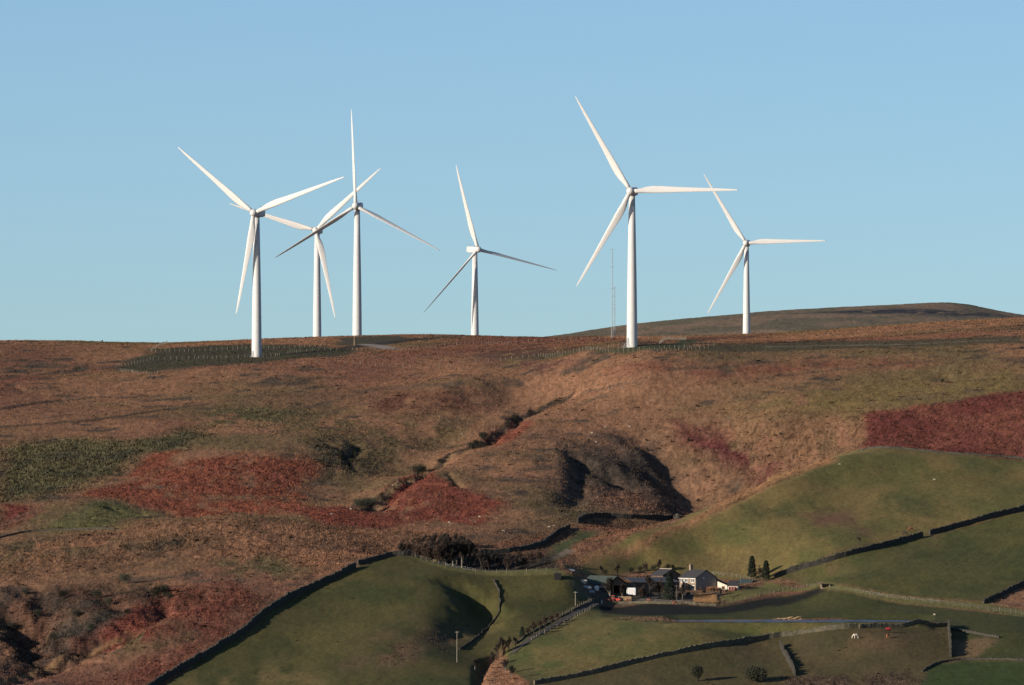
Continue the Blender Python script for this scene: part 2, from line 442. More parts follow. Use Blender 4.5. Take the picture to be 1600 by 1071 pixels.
def streak(pts, col, width, amount=1.0, th=None, wob=1.0, seed=3):
    """a strip of other ground along a line"""
    g = line_ground(pts, ZP)
    xs = [p[0] for p in g]; ys_ = [p[1] for p in g]; m = width * 3
    bl = block(min(xs) - m, max(xs) + m, min(ys_) - m, max(ys_) + m)
    x, y = XX[bl], YY[bl]
    d, _ = seg_dist(x + wob * 1.2 * fbm(x / 4., y / 8., seed, 3), y + wob * 2 * fbm(x / 4., y / 8., seed + 7, 3), g)
    f = np.clip(1.5 - d / width, 0, 1) * amount
    CV[bl] = CV[bl] * (1 - f[..., None]) + np.asarray(col, np.float32) * f[..., None]
    if th is not None: TH[bl] = TH[bl] * (1 - f) + th * f

# the far hill: greyer, with a bluish-dark band of shadow painted near its top
_far = np.clip((DD - 4100) / 250.0, 0, 1)[..., None]
CV[:] = mixc(CV, mixc(C(.215, .148, .098), C(.14, .115, .075), .5 + 2.2 * fbm(XX / 22., YY / 50., 15, 5)[..., None]), _far)
cover([(1240,490),(1330,485),(1420,482),(1500,486),(1560,492),(1580,496),(1500,494),(1430,491),(1340,490)], C(.035, .036, .045), 6, patch=.6, seed=2)
# upper moor: darker ground round the turbines, tracks, peat
cover([(170,578),(215,560),(240,546),(330,540),(400,538),(480,540),(530,545),(560,540),(540,556),(470,560),(400,568),(330,572),(290,575),(230,586)], C(.052, .052, .034), 3, .25, 1.5, .95, seed=3)
cover([(525,540),(528,528),(575,526),(625,525),(640,529),(610,540)], C(.075, .062, .038), 2, .15, seed=4)
cover([(0,572),(60,567),(130,570),(180,576),(110,584),(30,590),(0,592)], HEATH, 4, patch=.1, seed=5)
streak([(470,553),(520,547),(570,540),(640,532),(700,527)], PEAT, 5, .9, seed=6)
streak([(570,538),(590,541),(615,546)], C(.30, .25, .22), 3.5, .9, .03)
cover([(690,556),(780,545),(880,540),(960,536),(1075,528),(1200,524),(1090,535),(990,546),(880,550),(800,562),(740,560)], C(.095, .052, .040), 3, .25, 1.2, .85, patch=.25, seed=7)
cover([(800,560),(870,551),(960,546),(1080,541),(1260,533),(1420,532),(1600,525),(1600,538),(1400,543),(1250,548),(1100,549),(960,553),(860,558)], C(.070, .060, .036), 2, .2, .8, .9, seed=8)
streak([(1200,542),(1290,540),(1440,537),(1600,531)], C(.20, .17, .12), 2.0, .7, .05)
cover([(930,549),(960,544),(1010,541),(1060,536),(1080,530),(1120,532),(1060,545),(990,550)], C(.06, .065, .028), 1.5, .15, seed=9)
cover([(380,590),(440,588),(510,594),(470,602),(400,600)], HEATH, 4, patch=.1, seed=10)
cover([(700,566),(800,562),(900,568),(800,576)], C(.14, .060, .048), 4, patch=.2, seed=11)
cover([(950,582),(1100,575),(1250,566),(1400,562),(1450,568),(1250,585),(1050,590)], C(.19, .075, .048), 5, patch=.15, seed=12)
# middle moor
cover([(575,628),(620,615),(730,618),(770,632),(720,645),(650,648),(590,645)], C(.125, .058, .038), 4, .4, patch=.4, seed=13)
cover([(400,650),(520,640),(600,660),(700,650),(760,665),(700,700),(620,735),(560,770),(500,760),(470,700)], OLIVE, 8, .4, patch=.25, seed=14)
cover([(1140,640),(1300,605),(1450,585),(1600,575),(1600,610),(1480,625),(1350,650),(1250,650)], C(.165, .115, .048), 6, .3, patch=.45, seed=15)
cover([(1130,660),(1340,650),(1355,700),(1280,720),(1200,750),(1120,760)], C(.18, .098, .055), 6, .45, patch=.5, col2=C(.125, .080, .045), seed=16)
cover([(0,700),(60,690),(130,686),(200,692),(250,680),(310,665),(330,680),(290,700),(230,710),(190,740),(120,765),(0,790)], C(.060, .062, .040), 5, .75, 1.4, .92, col2=C(.11, .098, .052), seed=17)
cover([(300,640),(420,632),(500,645),(420,665),(320,665)], C(.10, .085, .045), 6, .5, patch=.2, seed=18)
cover([(480,690),(520,685),(570,700),(560,740),(520,745),(490,720)], C(.07, .06, .04), 4, .6, patch=.25, seed=19)
# bracken
cover([(1350,650),(1450,633),(1600,610),(1660,605),(1660,720),(1600,718),(1480,709),(1400,699),(1352,700)], C(.130, .040, .033), 1.5, .40, .8, col2=C(.160, .058, .040), seed=20)
cover([(240,707),(280,703),(265,725),(225,745),(195,745)], RUST, 2, .4, seed=21)
cover([(100,775),(150,765),(230,745),(290,720),(370,712),(450,712),(505,727),(500,745),(470,765),(485,795),(430,806),(340,806),(260,800),(190,785)], RUST, 3, .45, 1.3, patch=.75, col2=C(.20, .070, .043), seed=22)
cover([(455,797),(530,792),(610,805),(640,815),(600,826),(500,822)], C(.18, .058, .039), 3, .4, seed=23)
cover([(588,800),(600,775),(650,738),(680,742),(700,755),(760,775),(800,787),(770,800),(745,822),(690,815),(620,815)], C(.185, .056, .038), 2, .4, .9, patch=.85, col2=C(.155, .054, .036), seed=24)
cover([(760,690),(800,670),(835,664),(810,682),(770,698)], RUST, 1.5, .3, seed=25)
cover([(1050,662),(1120,668),(1180,700),(1220,725),(1200,748),(1140,730),(1085,700)], C(.115, .037, .034), 4, .45, 1.3, patch=.45, seed=26)
cover([(0,787),(50,790),(65,800),(30,815),(0,828)], C(.16, .048, .036), 3, .4, seed=27)
cover([(60,830),(110,800),(150,783),(190,783),(245,803),(190,812),(180,826)], C(.105, .098, .042), 2.5, .35, col2=C(.14, .12, .05), seed=28)
# clough
cover([(870,700),(900,690),(960,690),(1020,700),(1075,770),(1060,800),(960,800),(900,790),(870,750)], C(.100, .068, .050), 10, .4, 2.4, .95, col2=C(.060, .048, .038), seed=29)  # brown ground darkened, part of the clough's shade painted in
cover([(930,770),(1000,770),(1040,800),(940,806)], C(.19, .10, .065), 4, .5, patch=.5, seed=30)
# ground between moor and plantation
cover([(0,850),(120,832),(250,815),(450,812),(620,828),(700,832),(690,850),(600,870),(480,905),(400,880),(250,870),(100,900),(0,910)], C(.235, .120, .070), 4, .55, 1.2, .8, col2=C(.15, .082, .05), seed=31)
cover([(0,850),(60,842),(170,840),(250,850),(150,868),(0,880)], C(.12, .085, .05), 3, .5, patch=.1, seed=32)
cover([(200,855),(300,835),(290,850),(220,865)], C(.06, .05, .036), 2, .6, patch=.3, seed=33)
cover([(330,875),(420,870),(480,890),(430,905),(350,900)], C(.095, .078, .038), 4, .4, patch=.3, seed=34)
cover([(0,935),(60,920),(150,915),(240,915),(280,950),(240,975),(190,1005),(100,1040),(0,1060)], C(.105, .054, .036), 4, .5, 1.5, .92, col2=C(.026, .025, .022), seed=35)  # near-black second colour paints extra shade into the gully
cover([(105,1015),(180,968),(260,925),(360,912),(405,935),(395,955),(330,985),(230,1000),(150,1022)], C(.155, .046, .034), 3, .5, 1.2, patch=.9, col2=C(.135, .054, .036), seed=36)
cover([(200,1000),(300,985),(330,990),(250,1010),(180,1020)], C(.085, .068, .036), 3, .4, patch=.3, seed=37)
cover([(180,1050),(300,1010),(330,1015),(250,1060),(150,1071)], C(.18, .068, .05), 4, .5, patch=.4, seed=38)
cover([(150,1085),(215,1035),(300,990),(370,955),(400,950),(408,965),(330,1018),(240,1075)], C(.150, .050, .036), 3, .4, 1.2, .9, patch=.35, col2=C(.16, .075, .045), seed=141)
streak([(0,1066),(80,1040),(150,1016),(190,1002)], C(.26, .155, .075), 1.2, .6, .3)
# valley floor
cover([(700,845),(780,850),(860,830),(900,820),(950,812),(1040,815),(1000,835),(900,860),(860,880),(780,885),(700,870)], C(.19, .090, .055), 3, .4, col2=C(.13, .075, .045), seed=39)
cover([(850,868),(900,835),(930,828),(905,845),(880,868),(850,885)], C(.08, .09, .036), 1.5, .15, seed=40)
streak([(835,888),(860,873),(890,860)], C(.26, .19, .14), 1.5, .8, .05)
cover([(690,872),(745,868),(870,866),(868,890),(760,893),(700,884)], C(.030, .026, .023), 1.5, .35, .6, .92, seed=140)  # dark undergrowth with the trees' shadow painted into its colour
# enclosed fields
cover([(235,1085),(300,1037),(380,988),(430,948),(480,923),(555,888),(600,871),(640,869),(700,886),(760,897),(870,896),(905,905),(940,935),(850,985),(780,1015),(755,1040),(745,1085)], GREEN, .8, .10, .15, col2=C(.090, .076, .028), seed=41)
cover([(560,985),(640,965),(760,985),(640,1030),(560,1050)], C(.105, .078, .036), 6, patch=-.05, seed=42)
cover([(540,1040),(600,1015),(690,985),(730,995),(690,1020),(610,1045)], C(.11, .072, .042), 3, .3, patch=.3, seed=43)
cover([(280,1060),(420,1040),(520,1050),(500,1075),(280,1080)], C(.14, .105, .045), 6, patch=.1, seed=44)
cover([(632,868),(645,866),(690,880),(740,891),(870,888),(880,896),(760,899),(700,891)], C(.15, .135, .046), .6, .17, .2, seed=45)
cover([(880,885),(905,872),(960,850),(1050,820),(1200,750),(1300,714),(1360,700),(1480,708),(1660,722),(1660,790),(1600,797),(1440,838),(1260,885),(1205,905),(1130,905),(1000,890)], C(.112, .104, .037), .8, .10, .2, col2=C(.180, .132, .050), seed=46)
cover([(880,885),(905,868),(1000,842),(1110,797),(1200,751),(1300,715),(1310,718),(1200,762),(1110,810),(1010,852),(960,870),(920,880)], C(.27, .145, .072), 1.2, .3, .6, seed=47)
cover([(1250,805),(1340,795),(1340,815),(1280,820)], C(.15, .085, .05), 2, patch=.1, seed=48)
cover([(930,868),(1010,862),(1000,880),(930,885)], C(.17, .095, .05), 2, patch=.2, seed=49)
cover([(1215,900),(1262,886),(1440,839),(1600,798),(1660,785),(1660,905),(1600,915),(1540,940),(1400,930),(1290,912),(1240,905)], C(.066, .071, .025), .7, .07, .1, col2=C(.098, .090, .032), seed=50)
cover([(1540,945),(1600,918),(1660,900),(1660,960),(1600,950)], C(.24, .13, .075), 1, .2, patch=.6, seed=51)
cover([(1120,935),(1200,910),(1290,912),(1400,932),(1540,942),(1660,962),(1660,975),(1540,955),(1400,942),(1300,922),(1220,925),(1140,942)], C(.14, .125, .045), .8, .16, .2, seed=52)
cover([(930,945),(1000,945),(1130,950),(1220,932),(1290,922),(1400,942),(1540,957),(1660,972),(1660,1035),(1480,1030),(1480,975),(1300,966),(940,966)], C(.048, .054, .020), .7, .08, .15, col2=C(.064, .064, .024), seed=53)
cover([(935,944),(1000,944),(1130,948),(1200,934),(1280,918),(1290,924),(1200,948),(1120,960),(1000,962),(930,955)], C(.017, .017, .015), 1.0, .15, .3, seed=54)  # near-black strip of field below the farm yard
cover([(850,985),(935,945),(940,966),(1000,972),(1300,972),(1420,974),(1290,983),(1200,995),(1100,1010),(1000,1030),(930,1050),(840,1066),(790,1060),(790,1020)], C(.086, .090, .032), .7, .10, .15, col2=C(.130, .104, .040), seed=55)
cover([(800,1050),(830,1068),(930,1050),(1000,1030),(1100,1010),(1200,995),(1290,983),(1380,976),(1482,976),(1484,1030),(1460,1060),(1400,1085),(780,1085)], BROWN, .8, .13, .3, col2=C(.072, .063, .028), seed=56)
cover([(1487,1000),(1560,998),(1530,1025),(1488,1028)], C(.15, .10, .055), 1, .2, seed=57)
cover([(1455,1040),(1500,1032),(1600,1033),(1660,1035),(1660,1085),(1430,1085)], C(.045, .062, .022), .7, .05, .1, seed=58)
cover([(1200,1050),(1290,1040),(1400,1048),(1440,1060),(1400,1085),(1200,1085)], C(.085, .058, .04), 3, .45, patch=.2, seed=59)
cover([(762,1071),(770,1030),(790,1022),(800,1050),(830,1072),(820,1085),(765,1085)], C(.30, .15, .085), .8, .35, 1.0, patch=.25, seed=60)
cover([(915,912),(1060,905),(1060,925),(1130,925),(1120,938),(935,943),(900,930)], C(.09, .075, .06), .8, .1, .3, seed=61)
cover([(1085,929),(1119,929),(1119,945),(1085,944)], C(.36, .21, .105), .3, .15, .1, seed=62)
cover([(890,905),(920,900),(925,915),(935,930),(905,925)], C(.14, .12, .075), 1.0, .2, patch=.4, seed=63)
for _l, _w in (([(0,668),(120,660),(260,640),(330,630)],2.5),([(400,598),(480,592),(540,590)],2.5),([(1190,592),(1300,578),(1380,572),(1450,566)],2),([(870,625),(920,612),(960,604),(1000,600)],1.2),([(60,655),(110,648)],2),([(1050,577),(1150,573)],3),([(560,612),(640,606),(720,600)],2.5),([(0,640),(60,630),(140,622)],2.5),([(0,606),(40,612)],2)):
    streak(_l, HEATH, _w * .8, .6, .35)
streak([(576,797),(600,777),(640,750),(690,722),(745,697),(775,678),(805,655),(850,634),(890,618)], PEAT, 1.5, .85, .5)
streak([(590,795),(640,752),(700,724),(760,697),(810,668)], C(.30, .19, .10), 1.4, .6)
streak([(0,822),(50,800),(62,798)], C(.20, .12, .08), 2, .6)
# worn, wet and rushy places in the fields
for _i, (_p, _c, _a) in enumerate((([(1240,905),(1300,880),(1330,890),(1270,912)], C(.13, .09, .045), .1), ([(1440,838),(1470,838),(1460,850),(1435,848)], C(.15, .10, .06), .4), ([(1060,870),(1180,860),(1190,880),(1080,886)], C(.14, .10, .045), .0),
        ([(1280,800),(1340,790),(1370,830),(1345,850),(1330,825)], C(.13, .082, .045), .2), ([(1420,740),(1540,735),(1580,760),(1450,765)], C(.15, .115, .042), .0), ([(1150,800),(1260,770),(1300,790),(1180,820)], C(.075, .078, .03), .1),
        ([(1380,770),(1480,790),(1460,815),(1360,800)], C(.07, .075, .029), .1), ([(1400,900),(1520,880),(1600,890),(1500,915)], C(.10, .094, .032), .0), ([(960,1000),(1080,985),(1090,1000),(960,1025)], C(.14, .105, .042), .1), ([(820,1040),(900,1020),(930,1035),(850,1060)], C(.15, .11, .045), .2),
        ([(450,1000),(560,960),(600,975),(480,1030)], C(.105, .088, .033), .0), ([(560,925),(680,905),(700,925),(590,950)], C(.055, .064, .022), .1), ([(640,1000),(700,985),(720,1000),(640,1030)], C(.10, .07, .04), .3), ([(800,905),(880,905),(890,930),(810,930)], C(.095, .088, .033), .0),
        ([(1150,1010),(1280,1000),(1280,1020),(1160,1035)], C(.085, .062, .036), .1), ([(1300,1010),(1450,990),(1470,1010),(1320,1030)], C(.14, .09, .048), .1))):
    cover(_p, _c, 3.0, None, 1.6, .8, patch=_a, seed=120 + _i)
for _k in range(9):      # faint drilling lines on the long field
    streak([(1300 + 30 * _k, 912 - 2 * _k), (1400 + 25 * _k, 880 - 4 * _k)], C(.098, .094, .033), .7, .5, wob=.3)
# track from the bottom of the valley to the farm yard
TRACK_PX = [(800,1022),(815,1008),(840,992),(870,975),(905,955),(940,937)]

# ------------------------------------------------------------------ small relief and the ground sheet
_near = np.clip((DD - 2300) / 100.0, 0, 1)
_rel = fbm(XX / 16.0, YY / 18.0, 21, 3) * 1.0 + fbm(XX / 3.6, YY / 4.4, 22, 3) * .55
_tus = np.abs(noise2(XX / 0.85, YY / 1.6, 23)) + 0.6 * np.abs(noise2(XX / 0.5, YY / 2.2, 24)) - .5
Zfin = ZP + _near * (1 - POND_MASK) * (TH * _rel * 1.0 + np.where(TH > .12, TH, 0.3 * TH) * _tus * 0.30)
# colour variation at tussock size belongs to the plants: dead straw, live blades
_cvn = np.clip(1 + (0.40 * noise2(XX / 0.7, YY / 2.4, 31) + 0.40 * fbm(XX / 2.2, YY / 6.0, 32, 3)) * np.clip(TH * 2.2, .34, 1), .35, 1.9)
CV *= _cvn[..., None]
CV = np.clip(CV * C(.84, .84, .82), .010, .6)

def ground_material():
    m = bpy.data.materials.new('ground_cover'); m.use_nodes = True
    n = m.node_tree.nodes; l = m.node_tree.links
    b = n['Principled BSDF']; b.inputs['Roughness'].default_value = 0.95
    b.inputs['Specular IOR Level'].default_value = 0.1
    at = n.new('ShaderNodeAttribute'); at.attribute_name = 'cover'
    tc = n.new('ShaderNodeTexCoord')
    n1 = n.new('ShaderNodeTexNoise'); n1.inputs['Scale'].default_value = 0.9; n1.inputs['Detail'].default_value = 5; n1.inputs['Roughness'].default_value = .7
    mp = n.new('ShaderNodeMapRange'); mp.inputs['From Min'].default_value = .3; mp.inputs['From Max'].default_value = .7; mp.inputs['To Min'].default_value = .72; mp.inputs['To Max'].default_value = 1.28
    mx = n.new('ShaderNodeVectorMath'); mx.operation = 'SCALE'
    l.new(tc.outputs['Object'], n1.inputs['Vector']); l.new(n1.outputs['Fac'], mp.inputs['Value'])
    l.new(at.outputs['Color'], mx.inputs[0]); l.new(mp.outputs['Result'], mx.inputs['Scale'])
    l.new(mx.outputs['Vector'], b.inputs['Base Color'])
    bp = n.new('ShaderNodeBump'); bp.inputs['Strength'].default_value = .35; bp.inputs['Distance'].default_value = .25
    l.new(n1.outputs['Fac'], bp.inputs['Height']); l.new(bp.outputs['Normal'], b.inputs['Normal'])
    return m
M_GROUND = ground_material()
_idx = np.arange(ND * NU, dtype=np.int32).reshape(ND, NU)
_f = np.stack([_idx[:-1, :-1], _idx[:-1, 1:], _idx[1:, 1:], _idx[1:, :-1]], -1).reshape(-1, 4)
_v = np.stack([XX, YY, Zfin], -1).reshape(-1, 3)
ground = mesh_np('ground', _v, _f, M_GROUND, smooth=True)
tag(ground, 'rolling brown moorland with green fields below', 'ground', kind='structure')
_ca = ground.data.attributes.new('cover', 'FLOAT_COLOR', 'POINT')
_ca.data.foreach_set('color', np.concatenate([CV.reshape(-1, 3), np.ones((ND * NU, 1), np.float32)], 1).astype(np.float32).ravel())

# ------------------------------------------------------------------ plain materials
def mat(name, col, rough=.7, metal=0.0, var=.12, scale=2.0, bump=0.0, spec=.3, coords='Object', stretch=(1, 1, 1)):
    m = bpy.data.materials.new(name); m.use_nodes = True
    n = m.node_tree.nodes; l = m.node_tree.links; b = n['Principled BSDF']
    b.inputs['Roughness'].default_value = rough; b.inputs['Metallic'].default_value = metal; b.inputs['Specular IOR Level'].default_value = spec
    tc = n.new('ShaderNodeTexCoord'); mpg = n.new('ShaderNodeMapping'); mpg.inputs['Scale'].default_value = stretch
    ns = n.new('ShaderNodeTexNoise'); ns.inputs['Scale'].default_value = scale; ns.inputs['Detail'].default_value = 4
    l.new(tc.outputs[coords], mpg.inputs['Vector']); l.new(mpg.outputs['Vector'], ns.inputs['Vector'])
    mp = n.new('ShaderNodeMapRange'); mp.inputs['From Min'].default_value = .3; mp.inputs['From Max'].default_value = .7
    mp.inputs['To Min'].default_value = 1 - var; mp.inputs['To Max'].default_value = 1 + var
    l.new(ns.outputs['Fac'], mp.inputs['Value'])
    sc = n.new('ShaderNodeVectorMath'); sc.operation = 'SCALE'; sc.inputs[0].default_value = col
    l.new(mp.outputs['Result'], sc.inputs['Scale']); l.new(sc.outputs['Vector'], b.inputs['Base Color'])
    if bump:
        bp = n.new('ShaderNodeBump'); bp.inputs['Strength'].default_value = bump; bp.inputs['Distance'].default_value = .1
        l.new(ns.outputs['Fac'], bp.inputs['Height']); l.new(bp.outputs['Normal'], b.inputs['Normal'])
    return m
M_TURB = mat('turbine_white_coating', (.52, .515, .50), .5, 0, .03, .25)
M_TGREY = mat('turbine_grey_fitting', (.30, .31, .32), .5, 0, .08, 1)
M_STEEL = mat('galvanised_steel', (.34, .35, .36), .45, .6, .15, 3)
M_CONC = mat('pale_concrete', (.42, .41, .38), .9, 0, .15, 2)

# ------------------------------------------------------------------ wind turbines
HUB_H = 57.5
_BL = [  # radius, chord, thickness, twist in degrees, offset of the trailing side
 (1.2, 1.55, 1.55, 14), (2.2, 1.6, 1.55, 14), (3.8, 2.1, 1.35, 14), (5.6, 2.6, 1.05, 12.5), (7.8, 2.98, .82, 11), (10.5, 2.98, .66, 9), (14, 2.55, .50, 6.5),
 (19, 2.1, .38, 4.2), (24, 1.72, .29, 2.6), (29, 1.38, .21, 1.2), (33.5, 1.05, .15, .3), (36.8, .74, .10, -.4), (38.9, .42, .06, -.8), (39.8, .16, .03, -1)]
def blade_mesh(pitch):
    mb = MB(); rings = []
    N = 16
    for r, ch, th, tw in _BL:
        ch *= .90 if r > 3 else 1.0; r = r * 1.014 if r > 3 else r
        a = R(tw + pitch); ring = []
        w = min(1, max(0, (r - 2.0) / 4.5)); w = w * w * (3 - 2 * w)     # root circle turns into an aerofoil
        for k in range(N):
            t = 2 * math.pi * k / N
            cx = math.cos(t); sy = math.sin(t)
            # chord axis c: leading edge at -0.3 chord, trailing edge at +0.7 chord
            c_air = ch * (0.5 * cx + 0.20); h_air = th * .5 * sy * (1.0 - .55 * cx) ** .9 * (.8 if sy < 0 else 1.0)
            c_cir = ch * .5 * cx; h_cir = th * .5 * sy
            c = c_cir * (1 - w) + c_air * w; h = h_cir * (1 - w) + h_air * w
            bend = -0.0011 * r * r * .6                                  # slight pre-bend towards the wind
            z = c * math.cos(a) - h * math.sin(a); y = c * math.sin(a) + h * math.cos(a) + bend
            ring.append((r, y, z))
        rings.append(ring)
    mb.loft(rings)
    me = mb.build('blade', M_TURB, None, True)
    d = me.data; bpy.data.objects.remove(me)
    return d
def make_turbine(px, hub_y, D, yaw, a0, pitch, label, dx=0.0):
    x = (px - 800) / F * D; zh = (YH - hub_y) / F * D
    base = zh - HUB_H
    yw = R(yaw)
    root = empty('wind_turbine', (x, D, base))
    tag(root, label, 'wind turbine', 'wind turbines on the moor top')
    mb = MB(); rings = []
    for h, r in ((-2.0, 2.02), (0, 2.0), (.25, 2.0), (14, 1.86), (28, 1.66), (42, 1.40), (55.6, 1.13)):
        rings.append([(r * math.cos(2 * math.pi * k / 40), r * math.sin(2 * math.pi * k / 40), h) for k in range(40)])
    mb.loft(rings); tw = mb.build('tower', M_TURB, root, True)
    for h, r in ((19.2, 1.80), (37.6, 1.50)):
        j = MB(); j.loft([[(rr * math.cos(2 * math.pi * k / 40), rr * math.sin(2 * math.pi * k / 40), hh) for k in range(40)] for hh, rr in ((h - .08, r), (h - .05, r + .02), (h + .05, r + .02), (h + .08, r))])
        j.build('flange_ring', M_TURB, tw, True)
    fd = MB(); fd.loft([[(rr * math.cos(2 * math.pi * k / 24), rr * math.sin(2 * math.pi * k / 24), hh) for k in range(24)] for hh, rr in ((-1.8, 3.2), (.10, 3.2), (.22, 3.0))])
    fd.build('foundation', M_CONC, root)
    dr = MB(); dr.box((-1.55, -1.35, 2.6), (.9, .16, 2.0), R(-49)); dr.build('door', M_TGREY, root)
    st = MB()
    for k in range(6): st.box((-2.0 - .3 * k, -1.75 - .26 * k, 1.5 - .26 * k), (.34, 1.0, .06), R(41))
    for s in (-.5, .5):
        st.tube((-1.7 + s * .65, -1.5 - s * .75, 2.6), (-3.6 + s * .65, -3.2 - s * .75, 1.1), .035)
        st.tube((-1.7 + s * .65, -1.5 - s * .75, 1.5), (-3.6 + s * .65, -3.2 - s * .75, 0.0), .06)
    st.build('entrance_steps', M_STEEL, root)
    # nacelle: rotor axis points to -y in its own frame
    def yv(p): return (p[0] * math.cos(yw) - p[1] * math.sin(yw), p[0] * math.sin(yw) + p[1] * math.cos(yw), p[2])
    mb = MB(); prof = []
    for yy, w, h0, h1 in ((-2.3, .95, -1.0, 1.0), (-1.9, 1.25, -1.35, 1.25), (0.5, 1.45, -1.55, 1.5), (3.8, 1.5, -1.55, 1.6), (6.4, 1.4, -1.25, 1.55), (6.8, 1.2, -1.0, 1.4)):
        ring = []
        for k in range(20):
            t = 2 * math.pi * k / 20
            cx = math.copysign(abs(math.cos(t)) ** .35, math.cos(t)); sz = math.copysign(abs(math.sin(t)) ** .35, math.sin(t))
            ring.append(yv((w * cx, yy, (h1 + h0) / 2 + (h1 - h0) / 2 * sz + HUB_H)))
        prof.append(ring)
    mb.loft(prof); nac = mb.build('nacelle', M_TURB, root, True)
    an = MB(); an.tube(yv((.5, 6.0, HUB_H + 1.5)), yv((.5, 6.0, HUB_H + 2.7)), .04); an.tube(yv((-.5, 6.0, HUB_H + 1.5)), yv((-.5, 6.0, HUB_H + 2.7)), .04)
    an.tube(yv((-.6, 6.0, HUB_H + 2.6)), yv((.6, 6.0, HUB_H + 2.6)), .03); an.build('wind_vane', M_TGREY, nac)
    yr = MB(); yr.loft([[(rr * math.cos(2 * math.pi * k / 24), rr * math.sin(2 * math.pi * k / 24), hh) for k in range(24)] for hh, rr in ((HUB_H - 2.0, 1.1), (HUB_H - 1.45, 1.2))]); yr.build('yaw_bearing', M_TGREY, root)
    hub_c = Vector(yv((0, -3.6, HUB_H)))
    mb = MB(); rings = []
    for yy, r in ((1.35, 1.25), (.9, 1.5), (0, 1.55), (-.7, 1.4), (-1.25, 1.05), (-1.6, .6), (-1.72, .12)):
        rings.append([(r * math.cos(2 * math.pi * k / 24), yy, r * math.sin(2 * math.pi * k / 24)) for k in range(24)])
    mb.loft(rings); hub = mb.build('hub', M_TURB, root, True)
    hub.location = hub_c; hub.rotation_euler = (0, 0, yw)
    me = BLADES.setdefault(pitch, None) or blade_mesh(pitch)
    BLADES[pitch] = me
    for k in range(3):
        b = bpy.data.objects.new('blade', me); COL.objects.link(b); b.parent = root
        b.location = hub_c
        b.rotation_euler = (Matrix.Rotation(yw, 3, 'Z') @ Matrix.Rotation(-R(a0 + 120 * k), 3, 'Y')).to_euler()
    return root
BLADES = {}
make_turbine(401, 333, 3390, -17, 20.0, 0, 'leftmost white wind turbine, standing in a dark fenced hollow with steps at its foot')
make_turbine(495.5, 360, 3840, -9, 42.8, 0, 'white wind turbine on the skyline whose rotor is crossed by the next rotor')
make_turbine(558, 322, 3616, -9, 92.3, 48, 'white wind turbine with one thin edge-on blade pointing straight up')
make_turbine(742, 390, 3990, 24, 106.5, 48, 'white wind turbine standing alone mid-ridge with its nacelle showing left of the hub')
make_turbine(987.5, 299, 3190, -9, 0.2, 0, 'tallest white wind turbine, right beside the thin lattice mast')
make_turbine(1166.5, 380, 4340, -6, 1.3, 0, 'small rightmost white wind turbine standing before the distant grey-brown hill')

# ------------------------------------------------------------------ grass, bracken and heather (nobody could count them)
def plant_material(name, rough=.9):
    m = bpy.data.materials.new(name); m.use_nodes = True
    n = m.node_tree.nodes; l = m.node_tree.links; b = n['Principled BSDF']
    b.inputs['Roughness'].default_value = rough; b.inputs['Specular IOR Level'].default_value = .12
    at = n.new('ShaderNodeAttribute'); at.attribute_name = 'cover'
    l.new(at.outputs['Color'], b.inputs['Base Color'])
    return m
M_PLANT = plant_material('dry_grass_blades')
def tufts(name, label, n, test, hscale, blades, wscale=1.0, seed=1, bright=1.0, region=(-40, 1640, 2530, 3650)):
    rng = np.random.RandomState(seed)
    u = rng.uniform(region[0], region[1], n * 2); d = rng.uniform(region[2], region[3], n * 2)
    # keep the density even on the ground
    keep = rng.uniform(0, 1, n * 2) < d / region[3]
    u, d = u[keep], d[keep]
    j = np.clip(np.searchsorted(UC, u), 0, NU - 1); i = np.clip(np.searchsorted(DR, d), 0, ND - 1)
    th = TH[i, j]; cv = CV[i, j]
    p = test(th, cv); k = rng.uniform(0, 1, len(u)) < p
    u, d, i, j, th, cv = u[k], d[k], i[k], j[k], th[k], cv[k]
    x = (u - 800) / F * d; z = Zfin[i, j] - .06
    # exact row distance for the height lookup
    d = DR[i]; x = XX[i, j] + rng.uniform(-.1, .1, len(u)); N = len(u)
    h = (0.16 + th) * hscale * rng.uniform(.5, 1.35, N); w = (.16 + .22 * th) * wscale * rng.uniform(.7, 1.3, N)
    V = np.empty((N, blades, 3, 3), np.float32); CC = np.empty((N, blades, 3, 3), np.float32)
    tone = rng.uniform(.82, 1.24, (N, 1)) * bright
    for b in range(blades):
        a = rng.uniform(0, 2 * np.pi, N); ox = rng.uniform(-.5, .5, N) * w * 1.4; oy = rng.uniform(-.5, .5, N) * w * 1.4
        dx, dy = np.cos(a) * w * .5, np.sin(a) * w * .5
        lean = rng.uniform(-.6, .6, (2, N)) * h
        hb = h * rng.uniform(.6, 1.0, N)
        V[:, b, 0] = np.stack([x + ox - dx, d + oy - dy, z], -1)
        V[:, b, 1] = np.stack([x + ox + dx, d + oy + dy, z], -1)
        V[:, b, 2] = np.stack([x + ox + lean[0], d + oy + lean[1], z + hb], -1)
        CC[:, b] = np.clip(cv * tone * rng.uniform(.8, 1.2, (N, 1)), .01, .7)[:, None, :]
    o = mesh_np(name, V.reshape(-1, 3), np.arange(N * blades * 3).reshape(-1, 3), M_PLANT)
    ca = o.data.attributes.new('cover', 'FLOAT_COLOR', 'POINT')
    ca.data.foreach_set('color', np.concatenate([CC.reshape(-1, 3), np.ones((N * blades * 3, 1), np.float32)], 1).ravel())
    tag(o, label, None, None, 'stuff')
    return o
tufts('moor_grass', 'dry brown grass tussocks covering the moor', 520000, lambda t, c: np.where((t > .19) & (t < .9), np.clip(.25 + t, 0, .9), 0.0), .85, 3, 1.0, 5)
tufts('heather', 'dark heather and rush clumps in rough patches', 90000, lambda t, c: np.where(t > .5, .55, np.where(t > .35, .05, 0.0)), 1.0, 5, 2.2, 6, .75)

